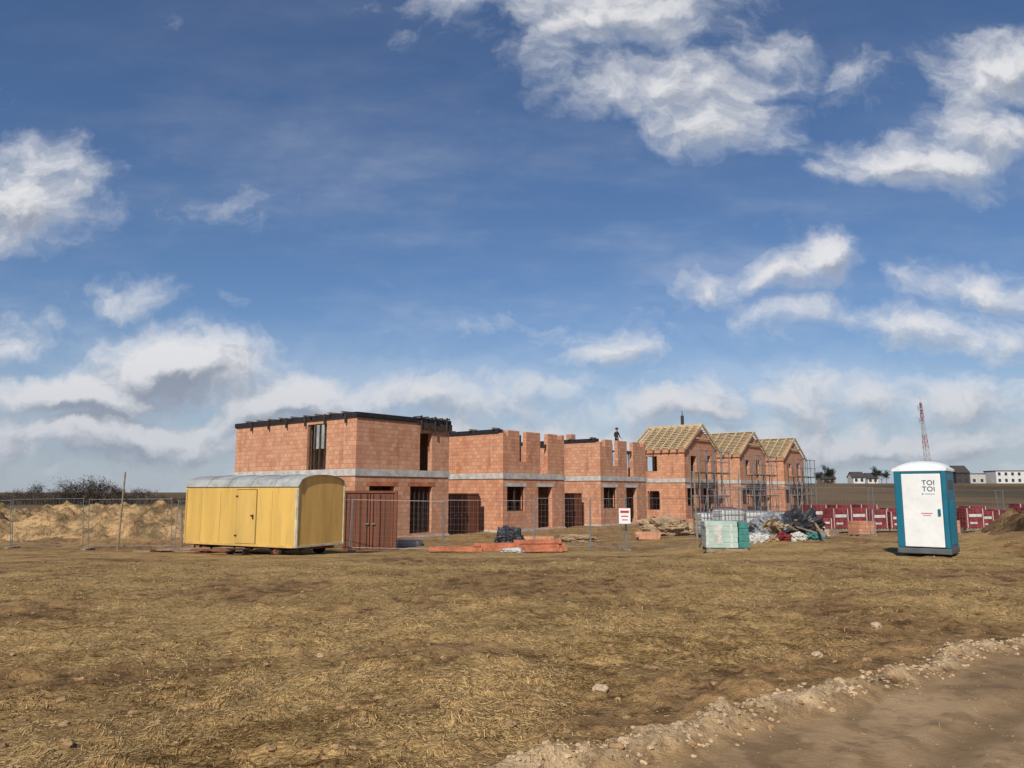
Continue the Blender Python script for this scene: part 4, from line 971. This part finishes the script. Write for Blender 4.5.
# ------------------------------------------------------------------ distant houses
def far_house(x, y, W, D, H, kind, lab, a=0, wall='plaster'):
    o = thing('distant_house', lab, 'house', (x, y, gz(x, y)-.2), a, 'houses on the far hillside'); o.scale = (.75, .75, .75)
    mb = MB(); mb.box((0, 0, 0), (W, D, H))
    if kind == 'gable': mb.prism([(0, H), (D, H), (D/2, H+D*.38)], 0, 0.001, W-.001)
    part('wall', mb, [wall], o)
    mb = MB()
    if kind == 'gable':
        mb.beam((W/2, -.4, H-.1), (W/2, D/2, H+D*.38+.15), W+.6, .2); mb.beam((W/2, D+.4, H-.1), (W/2, D/2, H+D*.38+.15), W+.6, .2)
    else: mb.box((-.15, -.15, H), (W+.15, D+.15, H+.35))
    part('roof', mb, ['rooft'], o)
    n_ = max(2, int(W/3))
    for fl in range(2 if H > 5 else 1):
        for i in range(n_):
            xx = (i+.5)*W/n_; part('window', MB().box((xx-.6, -.05, 1+fl*2.9), (xx+.6, .02, 2.4+fl*2.9)), ['glass'], o)
far_house(112.5, 255, 5, 6, 2.9, 'gable', 'small white house with dark gable roof on hillside')
far_house(120.5, 262, 4.5, 6, 2.6, 'gable', 'small white house with dark gable roof on hillside')
far_house(105, 262, 6, 6, 2.4, 'gable', 'small dark-walled house on the hillside', wall='woodold')
far_house(150.5, 262, 6, 8, 5.2, 'gable', 'dark gabled building on the hillside', wall='rooft')
far_house(157, 265, 7, 8, 4.6, 'flat', 'grey flat building on the hillside', wall='concrete')
far_house(164, 262, 15, 9, 5.8, 'flat', 'white modern flat-roofed house with dark windows')
far_house(142, 275, 5, 6, 3.4, 'gable', 'pale house with dark roof on hillside')

def mast():
    x, y = 162, 300; H = 33
    o = thing('radio_mast', 'tall red and white lattice radio mast with antennas', 'mast', (x, y, gz(x, y)-1), rot=(0, rad(-2.5), 0))
    n_ = 13
    for k in range(n_):
        mb = MB(); z0, z1 = k*H/n_, (k+1)*H/n_
        def c(z, i): r = 1.7-1.3*z/H; a = i*2*math.pi/3; return Vector((r*math.cos(a), r*math.sin(a), z))
        for i in range(3):
            mb.tube(c(z0, i), c(z1, i), .10, n=5); mb.tube(c(z0, i), c(z1, (i+1) % 3), .05, n=4); mb.tube(c(z0, (i+1) % 3), c(z1, i), .05, n=4); mb.tube(c(z1, i), c(z1, (i+1) % 3), .05, n=4)
        part('mast_section', mb, ['mastred' if k % 4 > 1 or k > 9 else 'mastwhite'], o)
    part('antenna_rod', MB().tube((0, 0, H), (0, 0, H+2.5), .06, n=5), ['mastwhite'], o)
    for z in (H-2, H-7):
        for i in range(3): a = i*2.09+.5; part('antenna', MB().cbox((1.0*math.cos(a), 1.0*math.sin(a), z), (.3, .3, 1.8)), ['mastwhite'], o)
mast()
mb = MB(); mb.tube((0, 0, 0), (0, 0, 23), .22, .1, n=6); mb.cbox((0, 0, 20.5), (.7, .7, 2.4))
thing('mobile_mast', 'slim dark antenna mast rising behind the houses', 'mast', (44.5, 200, gz(44.5, 200)-.5), mb=mb, mats=['darkwood'])
